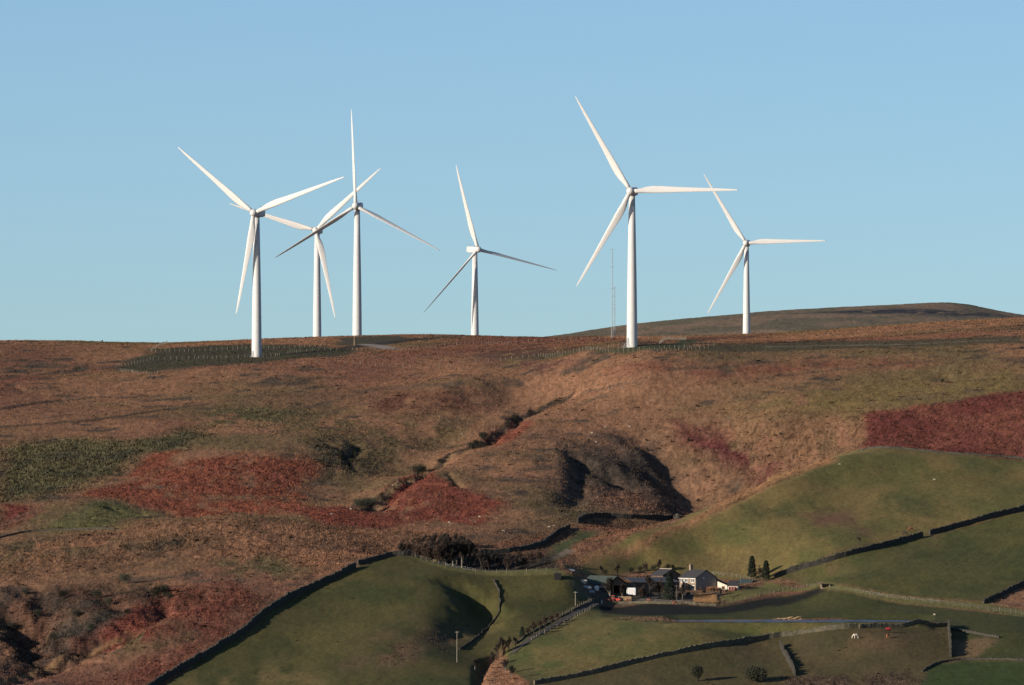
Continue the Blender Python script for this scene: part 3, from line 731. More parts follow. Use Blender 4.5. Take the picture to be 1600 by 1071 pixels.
tufts('bracken', 'dead rust-coloured bracken in patches on the slopes', 130000, lambda t, c: np.where((c[:, 0] > 2.35 * c[:, 1]) & (t > .25), .7, 0.0), .85, 5, 1.4, 21, 1.0)
tufts('rush_clumps', 'scattered dark rush clumps on moor and fields', 420000, lambda t, c: np.where((t > .19) & (t < .9), .005, np.where(t < .19, .0015, 0.0)), 1.1, 8, 3.2, 12, .45)
tufts('reed_bed', 'dense tan reeds below the farmhouse garden', 9000, lambda t, c: np.where(c[:, 0] > .2, 1.0, 0.0), 2.6, 4, .8, 8, 1.1, (1084, 1120, 2680, 2730))

# ------------------------------------------------------------------ dry stone walls
def stone_material(name, a, b_, scale):
    m = bpy.data.materials.new(name); m.use_nodes = True
    n = m.node_tree.nodes; l = m.node_tree.links; b = n['Principled BSDF']
    b.inputs['Roughness'].default_value = .92; b.inputs['Specular IOR Level'].default_value = .15
    tc = n.new('ShaderNodeTexCoord'); mp = n.new('ShaderNodeMapping'); mp.inputs['Scale'].default_value = (1, 1, 2.2)
    vo = n.new('ShaderNodeTexVoronoi'); vo.inputs['Scale'].default_value = scale
    mx = n.new('ShaderNodeMix'); mx.data_type = 'RGBA'
    mx.inputs['A'].default_value = (*a, 1); mx.inputs['B'].default_value = (*b_, 1)
    sp = n.new('ShaderNodeSeparateColor')
    l.new(tc.outputs['Object'], mp.inputs['Vector']); l.new(mp.outputs['Vector'], vo.inputs['Vector']); l.new(vo.outputs['Color'], sp.inputs['Color'])
    l.new(sp.outputs['Red'], mx.inputs['Factor']); l.new(mx.outputs['Result'], b.inputs['Base Color'])
    bp = n.new('ShaderNodeBump'); bp.inputs['Strength'].default_value = .6; bp.inputs['Distance'].default_value = .15
    l.new(vo.outputs['Distance'], bp.inputs['Height']); l.new(bp.outputs['Normal'], b.inputs['Normal'])
    return m
M_WALL = stone_material('weathered_gritstone', (.032, .030, .026), (.068, .062, .050), 2.2)
M_BANK = stone_material('mossy_wall_stone', (.058, .053, .038), (.12, .105, .070), 1.8)
M_HOUSESTONE = stone_material('house_gritstone', (.16, .125, .09), (.30, .235, .17), 2.6)
def ground_wall(name, label, pts, h=1.5, w=.6, material=None, group='dry stone walls', cat='wall', rough=.16, seed=0):
    g = line_ground(pts, ZP, .55)
    rng = np.random.RandomState(seed + 100)
    n = len(g); x0, y0 = g[0]; z0 = zat(x0, y0)
    V = []
    for k, (x, y) in enumerate(g):
        a = g[max(0, k - 1)]; b = g[min(n - 1, k + 1)]
        t = Vector((b[0] - a[0], b[1] - a[1])).normalized(); nx, ny = -t.y, t.x
        wob = .22 * float(noise2(np.array([k * .18]), np.array([seed * 3.3]), 5)[0])
        top = h * (1 + rough * rng.uniform(-1, 1) + .14 * float(noise2(np.array([k * .09]), np.array([seed * 1.7]), 8)[0]))
        zb = zat(x, y)
        for s, q, zz in ((-1, w * .5, -.5), (-1, w * .36, top * .96), (1, w * .36, top), (1, w * .5, -.5)):
            q += rng.uniform(-.05, .05) if zz > 0 else 0
            V.append((x + nx * (s * q + wob) - x0, y + ny * (s * q + wob) - y0, zb + zz - z0))
    f = []
    for k in range(n - 1):
        for i in range(3): f.append((k * 4 + i, k * 4 + i + 1, k * 4 + 5 + i, k * 4 + 4 + i))
    f += [(0, 1, 2, 3), (4 * n - 1, 4 * n - 2, 4 * n - 3, 4 * n - 4)]
    me = bpy.data.meshes.new(name); me.from_pydata(V, [], f)
    bm = bmesh.new(); bm.from_mesh(me); bmesh.ops.recalc_face_normals(bm, faces=bm.faces); bm.to_mesh(me); bm.free()
    o = link(name, me, material or M_WALL); o.location = (x0, y0, z0)
    return tag(o, label, cat, group)
def smooth_px(pts, n=4):
    """rounded version of a picture polyline"""
    out = []
    for k in range(len(pts) - 1):
        p0 = pts[max(0, k - 1)]; p1 = pts[k]; p2 = pts[k + 1]; p3 = pts[min(len(pts) - 1, k + 2)]
        for i in range(n):
            t = i / n
            out.append(tuple(.5 * (2 * p1[c] + (p2[c] - p0[c]) * t + (2 * p0[c] - 5 * p1[c] + 4 * p2[c] - p3[c]) * t * t + (3 * p1[c] - p0[c] - 3 * p2[c] + p3[c]) * t ** 3) for c in (0, 1)))
    return out + [pts[-1]]
ground_wall('dry_stone_wall', 'long dark stone wall climbing between brown bracken slope and green field', smooth_px([(222,1085),(245,1069),(300,1038),(345,1012),(385,986),(405,966),(430,949),(475,926),(520,906),(556,888)]), 2.0, .7, None, seed=1)
ground_wall('dry_stone_wall', 'dark stone wall curving over the top of the green knoll', smooth_px([(558,884),(585,876),(612,870),(645,869)]), 1.6, .7, None, seed=2)
ground_wall('dry_stone_wall', 'thin dark curving wall in the hollow right of the green knoll', smooth_px([(770,907),(778,920),(781,940),(779,958),(768,975),(750,993),(735,1005),(718,1015)]), .65, .4, None, seed=3)
ground_wall('dry_stone_wall', 'dark wall from the farm conifers up to the gap near the cattle', smooth_px([(1210,903),(1235,895),(1262,887),(1300,876),(1345,863),(1395,851),(1442,839)]), 1.7, .7, None, seed=4)
ground_wall('dry_stone_wall', 'dark wall right of the gap, running to the picture edge', smooth_px([(1452,836),(1500,823),(1550,810),(1600,798),(1650,786)]), 1.7, .7, None, seed=5)
ground_wall('dry_stone_wall', 'short dark wall above bare brown earth at right edge', smooth_px([(1537,944),(1560,933),(1600,915),(1650,895)]), 1.5, .7, None, seed=6)
ground_wall('dry_stone_wall', 'dark wall along the stream below the moor, right of the plantation', smooth_px([(750,866),(795,863),(830,857),(850,849),(868,836),(890,825)]), 1.5, .7, None, seed=7)
ground_wall('dry_stone_wall', 'dark wall crossing the shaded clough mouth', smooth_px([(902,818),(915,810),(945,808),(985,811),(1040,813),(1060,811)]), 1.6, .7, None, seed=8)
ground_wall('stone_field_bank', 'long grey mossy wall below the bright green field', smooth_px([(835,1070),(880,1062),(930,1052),(1000,1034),(1060,1021),(1100,1013),(1150,1005),(1200,998),(1290,985),(1340,981)]), 1.35, .9, M_BANK, seed=9)
ground_wall('stone_field_bank', 'grey mossy wall behind the two paddock horses', smooth_px([(1342,982),(1481,978)], 2), 1.2, .8, M_BANK, seed=10)
ground_wall('dry_stone_wall', 'wall running down from the pond end with deep shadow beside it', smooth_px([(1482,979),(1484,1000),(1486,1027)]), 2.3, .7, None, seed=11)
ground_wall('dry_stone_wall', 'straight dark wall on the far side of the small bare paddock', smooth_px([(1485,984),(1520,990),(1561,997)]), .7, .5, None, seed=12)
ground_wall('dry_stone_wall', 'broken dark wall between the two bushes and the horses', smooth_px([(1219,1010),(1228,1028),(1236,1043),(1243,1057)]), 1.5, .6, None, rough=.5, seed=13)
ground_wall('dry_stone_wall', 'low wall along the top of the dark green field', smooth_px([(1440,1050),(1462,1038),(1490,1032),(1540,1031),(1600,1032),(1650,1033)]), .55, .6, None, rough=.4, seed=14)
ground_wall('dry_stone_wall', 'low wall along the crest of the green hill', smooth_px([(1340,706),(1362,701),(1400,701),(1450,705),(1500,710),(1560,714),(1650,720)]), .6, .5, None, seed=15)
ground_wall('dry_stone_wall', 'low dark wall under the green mound at left', smooth_px([(-10,843),(30,833),(70,829),(130,827),(180,827)]), .5, .5, None, seed=16)
ground_wall('dry_stone_wall', 'retaining wall of the dark field below the farm yard', smooth_px([(938,943),(1000,943),(1060,944),(1119,947)]), .7, .5, M_BANK, rough=.05, seed=17)
ground_wall('dry_stone_wall', 'wall on the upper side of the farm track', smooth_px([(806,1007),(825,992),(850,978),(880,962),(910,946),(936,932)]), .5, .5, M_BANK, rough=.3, seed=18)

# ------------------------------------------------------------------ post fences
M_POST = mat('pale_fence_post', (.20, .17, .135), .8, 0, .3, 1.5)
M_POSTDARK = mat('weathered_fence_post', (.12, .10, .075), .85, 0, .2, 1.5)
def post_mesh(h, w):
    mb = MB(); mb.loft([[(-w, -w, -.4), (w, -w, -.4), (w, w, -.4), (-w, w, -.4)], [(-w, -w, h - w), (w, -w, h - w), (w, w, h - w), (-w, w, h - w)], [(-w * .3, -w * .3, h), (w * .3, -w * .3, h), (w * .3, w * .3, h), (-w * .3, w * .3, h)]])
    o = mb.build('post'); d = o.data; bpy.data.objects.remove(o); return d
P_PALE = post_mesh(1.3, .055); P_PALE.materials.append(M_POST)
P_TALL = post_mesh(1.5, .07); P_TALL.materials.append(M_POSTDARK)
P_LIGHT = post_mesh(1.2, .05); P_LIGHT.materials.append(M_POST)
def fence(label, pts, me, gap, group='post fences', jitter=.06, wire=True):
    g = [pick(px, py) for px, py in pts]
    x0, y0 = g[0]; z0 = zat(x0, y0)
    root = empty('post_fence', (x0, y0, z0)); tag(root, label, 'fence', group)
    tot = sum(math.hypot(b[0] - a[0], b[1] - a[1]) for a, b in zip(g[:-1], g[1:]))
    n = min(100, max(3, int(tot / gap))); step = tot / n; tops = []
    acc = 0; k = 0
    for (ax, ay), (bx, by) in zip(g[:-1], g[1:]):
        L = math.hypot(bx - ax, by - ay)
        while k <= n and k * step <= acc + L + 1e-6 and len(tops) < 100:
            t = (k * step - acc) / max(L, 1e-6)
            x, y = ax + (bx - ax) * t, ay + (by - ay) * t
            o = bpy.data.objects.new('post', me); COL.objects.link(o); o.parent = root
            o.location = (x - x0 + random.uniform(-.1, .1), y - y0 + random.uniform(-.1, .1), zat(x, y) - z0)
            o.rotation_euler = (random.uniform(-jitter, jitter), random.uniform(-jitter, jitter), random.uniform(0, 1.5))
            s = random.uniform(.85, 1.12); o.scale = (s, s, random.uniform(.82, 1.1))
            tops.append(o.location.copy()); k += 1
        acc += L
    if wire and me is not P_PALE:
        mb = MB()
        for a, b in zip(tops[:-1], tops[1:]):
            for hh in (.45, .8, 1.1): mb.tube(a + Vector((0, 0, hh)), b + Vector((0, 0, hh)), .006, n=3)
        mb.build('wire', M_STEEL, root)
    return root
fence('pale post fence on the skyline left of the leftmost turbine', [(262,537),(236,549)], P_PALE, 4.0)
fence('upper pale post fence across the dark hollow of the leftmost turbine', [(236,550),(300,550),(360,547),(392,545)], P_PALE, 2.3)
fence('lower pale post fence in front of the leftmost turbine', [(181,574),(214,568),(241,562),(300,561),(350,560),(410,559),(430,557)], P_PALE, 2.6)
fence('pale post fence at the lower left corner of the dark hollow', [(186,581),(215,584),(246,585)], P_PALE, 2.2)
fence('pale post fence below the leftmost turbine, along the brown brow', [(350,574),(380,572),(412,570)], P_PALE, 2.2)
fence('pale post fence right of the leftmost turbine, lower row', [(430,557),(470,550),(540,548),(620,548),(652,546)], P_PALE, 2.4)
fence('pale post fence right of the leftmost turbine, upper row', [(412,545),(470,544),(508,542)], P_PALE, 2.2)
fence('pale post fence from the gravel road to the lattice mast', [(652,545),(700,541),(760,538),(800,537),(860,534),(930,531),(975,530)], P_PALE, 2.4)
fence('pale post fence behind the tallest turbine', [(990,530),(1030,530),(1071,529)], P_PALE, 2.0)
fence('pale post fence beside the foot of the tallest turbine', [(925,548),(960,543),(1000,541),(1030,538),(1072,531)], P_PALE, 2.0)
fence('front pale post fence below the tallest turbine', [(790,563),(840,557),(880,554),(960,552),(1040,550),(1100,546)], P_PALE, 2.2)
fence('sparse pale posts crossing the moor between two turbines', [(455,570),(520,568),(580,571),(650,576),(700,574),(760,566),(800,561)], P_PALE, 4.5)
fence('pale post fence above the tallest turbine\'s front fence', [(905,549),(950,549),(1020,547),(1085,543),(1115,542)], P_PALE, 2.4)
fence('dark post fence along the bank right of the farm', [(1128,944),(1160,938),(1200,930),(1240,922),(1284,915)], P_TALL, 2.2)
fence('dark post fence along the yellow-green verge', [(1296,921),(1340,927),(1400,936),(1470,944),(1540,953)], P_TALL, 3.2)
fence('dark post fence at the right end of the verge', [(1543,954),(1570,957),(1600,961),(1640,967)], P_TALL, 2.2)
fence('pale post fence on the upper side of the farm track', [(868,970),(890,958),(912,947),(934,936)], P_TALL, 2.4)
fence('pale post fence on the lower side of the farm track', [(830,1001),(860,985),(890,971),(915,957),(941,943)], P_LIGHT, 2.8)
fence('pale rail fence on the slope behind the farmhouse', [(1108,898),(1130,900),(1160,904),(1180,908)], P_LIGHT, 1.8)
fence('pale post fence below the farm yard', [(1000,942),(1040,943),(1085,946)], P_LIGHT, 2.4)
fence('post fence beside the yellow-green rim under the plantation', [(640,868),(690,884),(740,894),(800,897),(868,893)], P_TALL, 3.2)

# ------------------------------------------------------------------ trees and bushes
M_BARK = mat('dark_bark', (.045, .038, .030), .95, 0, .25, 4)
M_TWIG = mat('bare_twigs', (.042, .033, .027), .95, 0, .35, 1.2)
M_TWIGRED = mat('reddish_twigs', (.062, .040, .030), .95, 0, .35, 1.2)
M_CONIFER = mat('dark_conifer_needles', (.022, .034, .022), .9, 0, .4, 1.0)
M_BUSH = mat('dark_scrub_leaves', (.026, .028, .017), .9, 0, .4, 1.3)
M_PALEBARK = mat('pale_bark', (.16, .14, .11), .95, 0, .25, 4)
def place(o, x, y, z, s=1.0, rz=None):
    o.location = (x, y, z); o.scale = (s,) * 3
    o.rotation_euler = (0, 0, random.uniform(0, 6.28) if rz is None else rz)
def dup(root, label=None, group=None):
    r = root.copy(); COL.objects.link(r)
    if label: r['label'] = label
    if group: r['group'] = group
    for ch in root.children:
        c = ch.copy(); COL.objects.link(c); c.parent = r
        for g in ch.children:
            d = g.copy(); COL.objects.link(d); d.parent = c
    return r
def bare_tree(name, label, h, spread, twig=M_TWIG, bark=M_BARK, group=None, dens=1.0, cat='tree', bole=.22):
    """unit tree with bare branches: trunk with limbs, and a crown of fine twigs"""
    root = empty(name, (0, 0, 0)); tag(root, label, cat, group)
    tr = MB(); tips = []
    def grow(p, d, L, r, lev):
        q = p + d * L
        tr.tube(p, q, r, r * .62, 5 if lev < 2 else 3)
        tips.append((q, d, lev, L))
        if lev >= 3: return
        for k in range(3 if lev else 9):
            a = random.uniform(0, 6.28); tilt = random.uniform(.3, .85)
            side = Vector((math.cos(a), math.sin(a), 0)) * spread
            nd = (d * (1 - tilt * .5) + side * tilt + Vector((0, 0, .32))).normalized()
            st = p + d * L * random.uniform(.25 if lev == 0 else .4, 1.0)
            tr.tube(st, st + nd * .01, r * .5, r * .5, 3)
            grow(st, nd, L * random.uniform(.42, .64), r * .5, lev + 1)
    grow(Vector((0, 0, -.3)), Vector((random.uniform(-.06, .06), random.uniform(-.06, .06), 1)), h * .52, h * .026, 0)
    tr.build('trunk', bark, root)
    V = []; Fc = []
    for q, d, lev, L in tips:
        if lev < 1: continue
        for k in range(int((11 if lev == 3 else 9) * dens)):
            a = Vector((random.gauss(0, 1), random.gauss(0, 1), random.gauss(.5, .8))).normalized()
            s = q - d * L * random.uniform(0, .8); e = s + (d * .5 + a) .normalized() * random.uniform(.05, .13) * h
            w = Vector((random.uniform(-1, 1), random.uniform(-1, 1), random.uniform(-.4, .4))).normalized() * .006 * h
            b = len(V); V += [s - w, s + w, e]; Fc.append((b, b + 1, b + 2))
    me = bpy.data.meshes.new('crown'); me.from_pydata([tuple(v) for v in V], [], Fc); link('crown', me, twig, root)
    return root
def conifer(name, label, h, r, group=None, skirt=.06, power=.8, material=None):
    root = empty(name, (0, 0, 0)); tag(root, label, 'tree', group)
    tr = MB(); tr.tube((0, 0, -.4), (0, 0, h * .94), h * .022, h * .004, 7); tr.build('trunk', M_BARK, root)
    V = []; Fc = []
    n = int(2600)
    for k in range(n):
        t = random.random() ** .85; z = h * (skirt + (1 - skirt) * t)
        rr = r * (1 - t) ** power * (1 + .22 * math.sin(z * 5.3 / h * 6 + k % 3)) * (.55 + .45 * random.random() ** .5)
        a = random.uniform(0, 6.28); c = Vector((math.cos(a) * rr, math.sin(a) * rr, z))
        out = Vector((math.cos(a), math.sin(a), random.uniform(-.5, .25))).normalized()
        side = Vector((-math.sin(a), math.cos(a), random.uniform(-.4, .4))).normalized()
        s = random.uniform(.035, .075) * h
        b = len(V); V += [c - side * s * .5, c + side * s * .5, c + out * s * 1.1 + Vector((0, 0, random.uniform(-.02, .02) * h))]; Fc.append((b, b + 1, b + 2))
    me = bpy.data.meshes.new('crown'); me.from_pydata([tuple(v) for v in V], [], Fc); link('crown', me, material or M_CONIFER, root)
    return root
def bush(name, label, w, h, group=None, material=None, n=900, cat='bush'):
    root = empty(name, (0, 0, 0)); tag(root, label, cat, group)
    st = MB()
    for k in range(9):
        a = random.uniform(0, 6.28); st.tube((0, 0, -.3), (math.cos(a) * w * .33, math.sin(a) * w * .33, h * random.uniform(.5, .85)), h * .03, h * .008, 4)
    st.build('stem', M_BARK, root)
    V = []; Fc = []; lumps = [(random.uniform(-.3, .3) * w, random.uniform(-.3, .3) * w, random.uniform(.3, .68) * h, random.uniform(.2, .36)) for _ in range(9)]
    for k in range(n):
        lx, ly, lz, lr = random.choice(lumps)
        v = Vector((random.gauss(0, 1), random.gauss(0, 1), random.gauss(0, 1))).normalized() * random.random() ** .4
        c = Vector((lx + v.x * lr * w, ly + v.y * lr * w, max(.02 * h, lz + v.z * lr * h)))
        p = Vector((random.gauss(0, 1), random.gauss(0, 1), random.gauss(0, 1))).normalized(); q = p.orthogonal().normalized()
        s = random.uniform(.03, .07) * (w + h) * .5
        b = len(V); V += [c - q * s * .4, c + q * s * .4, c + p * s]; Fc.append((b, b + 1, b + 2))
    me = bpy.data.meshes.new('foliage'); me.from_pydata([tuple(v) for v in V], [], Fc); link('foliage', me, material or M_BUSH, root)
    return root
def to_tree(o, px, top, D, h):
    """stand a tree of height h on the ground at distance D so that it is as tall as in the picture"""
    x = (px - 800) / F * D; z = zat(x, D)
    hz = (YH - top) / F * D - z
    s = max(.3, hz / h)
    place(o, x, D, z, s); return o
# plantation beyond the green knoll
bt = [bare_tree('bare_tree', 'leafless tree', 9.0, .8, M_TWIG, M_BARK, dens=2.6), bare_tree('bare_tree', 'leafless tree', 9.0, .65, M_TWIG, M_PALEBARK, dens=2.6), bare_tree('bare_tree', 'leafless tree', 9.0, .9, M_TWIGRED, M_BARK, dens=2.4)]
PL = [(628,852,2752,0),(640,846,2764,2),(650,849,2748,2),(660,843,2770,0),(668,846,2752,2),(676,840,2766,0),(684,843,2748,0),(690,836,2774,2),(702,840,2762,1),(708,842,2742,1),(716,846,2760,1),(722,842,2746,1),(728,845,2756,1),(735,849,2744,0),(742,856,2752,1),(696,848,2740,1),(655,853,2744,2),(712,838,2772,0),
      (634,846,2758,2),(646,845,2772,0),(653,841,2776,2),(664,840,2780,0),(672,838,2776,2),(681,838,2780,0),(693,842,2752,0),(700,837,2768,2),(706,838,2752,2),(714,840,2754,1),(719,839,2770,1),(725,840,2772,1),(731,843,2764,1),(738,850,2766,0),(686,848,2738,2),(676,850,2744,0),(666,853,2742,2),(745,862,2758,0),
      (752,868,2740,0),(765,872,2742,0),(778,873,2744,0),(792,870,2742,2),(806,872,2742,0),(818,870,2744,2),(830,864,2748,2),(842,862,2752,2),(775,868,2756,0),(812,863,2760,2)]
LB = 'leafless tree in the dark plantation beyond the green knoll'
used = set()
for px, top, D, k in PL:
    o = bt[k] if k not in used else dup(bt[k]); used.add(k)
    o['label'] = LB; o['group'] = 'bare trees of the plantation'
    to_tree(o, px, top - 5, D, 8.6)
ev = conifer('pine_tree', 'taller dark evergreen among the leafless plantation trees', 10, 2.8, None, .25, .5)
to_tree(ev, 697, 834, 2756, 10)
# conifers at the farm and the hill foot
def at_px(o, px, base, h_px, h):
    x, y = pick(px, base); s = h_px / F * y / h
    place(o, x, y, zat(x, y), s); return o
at_px(conifer('conifer_tree', 'dark pointed conifer in front of the farmhouse', 7, 1.5, None, .04, .55), 1046, 937, 42, 7)
at_px(conifer('conifer_tree', 'taller dark conifer behind the low blue-green shed', 7, 1.2, None, .1, .5), 1175, 905, 36, 7)
at_px(conifer('conifer_tree', 'rounder dark conifer at the lower end of the long field wall', 6, 1.1, None, .08, .4), 1197, 907, 31, 6)
at_px(conifer('conifer_tree', 'small egg-shaped dark conifer beside the farm track', 4, 1.0, None, .03, .5), 816, 996, 17, 4)
# loose trees round the farm
def dup_tree(k, label, px, base, hpx, group=None):
    o = dup(bt[k], label, group); at_px(o, px, base, hpx, 8.8); return o
for a in ((1, 'leafless tree at the left end of the farm yard, before the open barn', 953, 938, 42), (0, 'leafless tree between the white horse trailer and the dark conifer', 1016, 936, 38), (2, 'reddish leafless tree left of the dark farm conifer', 1031, 935, 33),
          (0, 'leafless tree behind the green-roofed barn', 965, 900, 20), (2, 'leafless tree behind the ridge of the long shed', 1008, 897, 21), (0, 'leafless tree above the long shed, left of the annex', 1030, 895, 22), (2, 'reddish bare tree between the two conifers', 1187, 906, 24), (1, 'bare tree at the left corner of the stone farmhouse', 1066, 938, 24), (0, 'bare tree behind the barn ridge at far left', 940, 901, 18), (2, 'reddish bare tree before the shed doors', 1003, 938, 26), (0, 'small bare tree right of the tan reeds', 1126, 934, 16), (1, 'bare tree left of the white trailer', 972, 938, 30)):
    dup_tree(*a)
for px, base, hp in ((834,990,22),(843,985,20),(852,981,22),(861,976,19),(870,972,18),(826,994,17)):
    dup_tree(2, 'small leafless sapling in the row above the farm track', px, base, hp, 'saplings above the farm track')
for px, base, hp in ((778,1028,26),(786,1024,30),(795,1018,24),(770,1040,22),(805,1012,18)):
    dup_tree(0, 'dark leafless shrub at the bend of the stream', px, base, hp, 'shrubs at the stream bend')
for px, base, hp, lb in ((790,1052,26,'bare tree standing on the orange stream bank'), (799,1060,24,'lower bare tree beside the orange stream bank'), (742,1050,24,'bare shrub left of the dark stream cut')):
    dup_tree(1, lb, px, base, hp)
# bushes
at_px(bush('hawthorn_bush', 'upright dark bush in the brown field, left of a rounder one', 3.2, 4.6, None, M_BUSH, 3200), 1090, 1064, 31, 4.6)
at_px(bush('hawthorn_bush', 'broad round dark bush in the brown field', 5.4, 4.2, None, M_BUSH, 4200), 1180, 1066, 32, 4.2)
sb = [bush('scrub_bush', 'dark scrubby bush in the stream gully on the moor', 3.4, 2.4, 'scrub bushes in the moor gully', M_BUSH, 1500), bush('scrub_bush', 'dark scrubby bush in the stream gully on the moor', 2.6, 2.6, 'scrub bushes in the moor gully', M_BUSH, 1500)]
for i, (px, base, hp) in enumerate(((566,795,18),(576,798,22),(582,789,12),(596,776,8),(652,744,20),(660,738,12),(690,724,8),(738,702,13),(745,696,9),(755,687,14),(805,657,9),(828,646,7))):
    o = sb[i] if i < 2 else dup(sb[i % 2]); at_px(o, px, base, hp, 2.4); o.scale.x *= 1.25; o.scale.y *= 1.2
for px, base, hp in ((198,912,18),(248,935,22),(255,930,18),(262,937,12),(150,935,14),(170,945,12),(100,935,14),(40,930,12),(120,965,13),(60,965,14),(20,985,14),(200,960,10),(140,985,12),(85,1000,12)):
    o = dup(sb[0], 'dark scrubby bush on the shaded slope at lower left', 'scrub bushes at lower left'); at_px(o, px, base, hp, 2.4)
for px, base, hp in ((930,905,8),(945,898,9),(985,895,10),(1000,893,9),(1020,892,10),(1042,891,11),(1052,889,8),(1000,932,12),(1062,934,9),(1075,932,8),(1100,928,7),(1135,926,6),(1150,924,6),(1168,922,5)):
    o = dup(sb[1], 'dark garden bush close to the farm buildings', 'bushes round the farm'); at_px(o, px, base, hp, 2.4)
for px, base, hp in ((1012,705,6),(885,700,6),(920,690,5),(870,705,6),(1090,785,7),(1075,690,6),(1220,680,5),(1010,690,5),(512,700,7),(498,690,7),(530,712,7),(548,722,6),(505,728,6),(560,705,8),(555,712,7),(1472,598,7),(160,532,3),(198,537,3)):
    o = dup(sb[1], 'small dark shrub on the open moor', 'shrubs scattered on the moor'); at_px(o, px, base, hp, 2.4)

# ------------------------------------------------------------------ farm
M_SLATE = mat('dark_slate_roof', (.036, .034, .036), .85, 0, .2, 2, .2)
M_GREENROOF = mat('mossy_green_sheet_roof', (.046, .060, .050), .85, 0, .18, .6)
M_GREYROOF = mat('grey_sheet_roof', (.055, .060, .066), .8, 0, .18, .6)
M_RENDERWHITE = mat('cream_rendered_wall', (.72, .64, .50), .85, 0, .06, 1)
M_BROWNWALL = mat('weathered_brown_boards', (.10, .070, .055), .9, 0, .35, 1.6)
M_GREYWALL = mat('grey_pebbledash', (.20, .175, .16), .95, 0, .08, 3)
M_FRAME = mat('white_window_frame', (.75, .73, .68), .6, 0, .03, 3)
M_GLASS = mat('dark_window_glass', (.015, .018, .022), .08, 0, .05, 3, spec=.5)
M_DARK = mat('black_interior', (.012, .011, .012), .9, 0, .1, 2)
M_WHITE = mat('white_vehicle_paint', (.74, .73, .70), .4, 0, .04, 2)
M_RED = mat('red_paint', (.45, .035, .028), .45, 0, .1, 2)
M_RUBBER = mat('black_rubber', (.02, .02, .02), .8, 0, .1, 3)
M_WOOD = mat('pale_timber', (.34, .22, .12), .85, 0, .2, 2)
M_PALESHEET = mat('pale_sheet_cladding', (.44, .38, .31), .7, 0, .12, 1.2)
M_REDTRIM = mat('dark_red_trim', (.22, .035, .035), .6, 0, .1, 2)
M_BLUEGREEN = mat('blue_green_panel', (.05, .085, .095), .5, 0, .2, 1)
def base_at(px, py, lx, ly, rz, sink=0.0):
    """empty position so that local point lx, ly stands at picture position px, py"""
    x, y = pick(px, py); c, s = math.cos(rz), math.sin(rz)
    return (x - (lx * c - ly * s), y - (lx * s + ly * c), zat(x, y) - sink)
def window(parent, face, c, w, h, panes=1, frame=M_FRAME):
    """window lying on a wall. face: 'x-' or 'y-' """
    fr = MB(); gl = MB(); t = .06
    def bx(mb, u, z, su, sz, dep, off):
        if face == 'y-': mb.box((c[0] + u, c[1] - off, c[2] + z), (su, dep, sz))
        else: mb.box((c[0] - off, c[1] + u, c[2] + z), (dep, su, sz))
    b = .16
    bx(fr, 0, h / 2 + b / 2, w + 2 * b, b, t, .04); bx(fr, 0, -h / 2 - b / 2, w + 2 * b, b, t + .06, .05)
    for s in (-1, 1): bx(fr, s * (w / 2 + b / 2), 0, b, h, t, .04)
    for k in range(1, panes): bx(fr, -w / 2 + w * k / panes, 0, .14, h, t, .04)
    o = fr.build('window', frame, parent)
    bx(gl, 0, 0, w - .004, h - .004, .02, .015); gl.build('pane', M_GLASS, o)
def gable_house(root, W, L, eave, ridge, wall_m, roof_m, over=.3, wallname='wall'):
    mb = MB(); mb.prism([(-W / 2, -1.5), (W / 2, -1.5), (W / 2, eave), (0, ridge), (-W / 2, eave)], 0, L); w = mb.build(wallname, wall_m, root)
    rf = MB(); sl = (ridge - eave) / (W / 2); t = .14
    for s in (-1, 1):
        xe = s * (W / 2 + over); ze = eave - sl * over
        pr = [(0, ridge + .02), (xe, ze + .02), (xe, ze + .02 + t), (0, ridge + .02 + t * 1.1)]
        rf.prism(pr if s > 0 else pr[::-1], -over, L + over)
    r = rf.build('roof', roof_m, root)
    return w, r
# stone farmhouse
rz = R(35)
fh = empty('farmhouse', base_at(1087, 922.5, -4.0, 0, rz), rz); tag(fh, 'two-storey stone farmhouse with slate roof, chimney and a grey gable', 'house')
w_, r_ = gable_house(fh, 8.0, 8.6, 3.9, 6.3, M_HOUSESTONE, M_SLATE)
gp = MB(); gp.prism([(-3.99, -1.5), (3.99, -1.5), (3.99, 3.88), (0, 6.26), (-3.99, 3.88)], -.05, -.002); gp.build('gable_render', M_GREYWALL, fh)
for ly, lz, n in ((1.6, 3.05, 2), (5.0, 3.05, 2), (1.6, .9, 2), (7.4, 3.05, 2)): window(fh, 'x-', (-4.0, ly, lz), 1.5, .95, n)
gt = MB(); gt.box((-4.28, 4.3, 3.72), (.14, 9.2, .12)); gt.build('gutter', M_FRAME, fh)
po = MB(); po.prism([(-.9, -1), (.9, -1), (.9, 1.6), (0, 2.6), (-.9, 1.6)], -1.6, 0)
p_o = po.build('porch', M_HOUSESTONE, fh); p_o.rotation_euler = (0, 0, R(-90)); p_o.location = (-4.0, 4.6, -.2)
dd = MB(); dd.prism([(-.45, -.2), (.45, -.2), (.45, 1.35), (0, 1.75), (-.45, 1.35)], -1.64, -1.61); dd.build('door', M_REDTRIM, p_o)
ch = MB(); ch.box((0, 8.0, 6.9), (.9, .8, 1.7)); ch.box((0, 8.0, 7.8), (1.05, .95, .14)); ch.tube((-.2, 8, 7.85), (-.2, 8, 8.35), .13, .11); ch.tube((.2, 8, 7.85), (.2, 8, 8.35), .13, .11); ch.build('chimney', M_HOUSESTONE, r_)
vp = MB(); vp.box((-1.1, -.2, 3.9), (.55, .3, .25)); vp.build('floodlight', M_FRAME, fh)
lt = MB(); lt.prism([(4.0, -1.5), (6.6, -1.5), (6.6, 2.6), (4.0, 3.7)], .6, 7.5); l_o = lt.build('side_wing', M_BROWNWALL, fh)
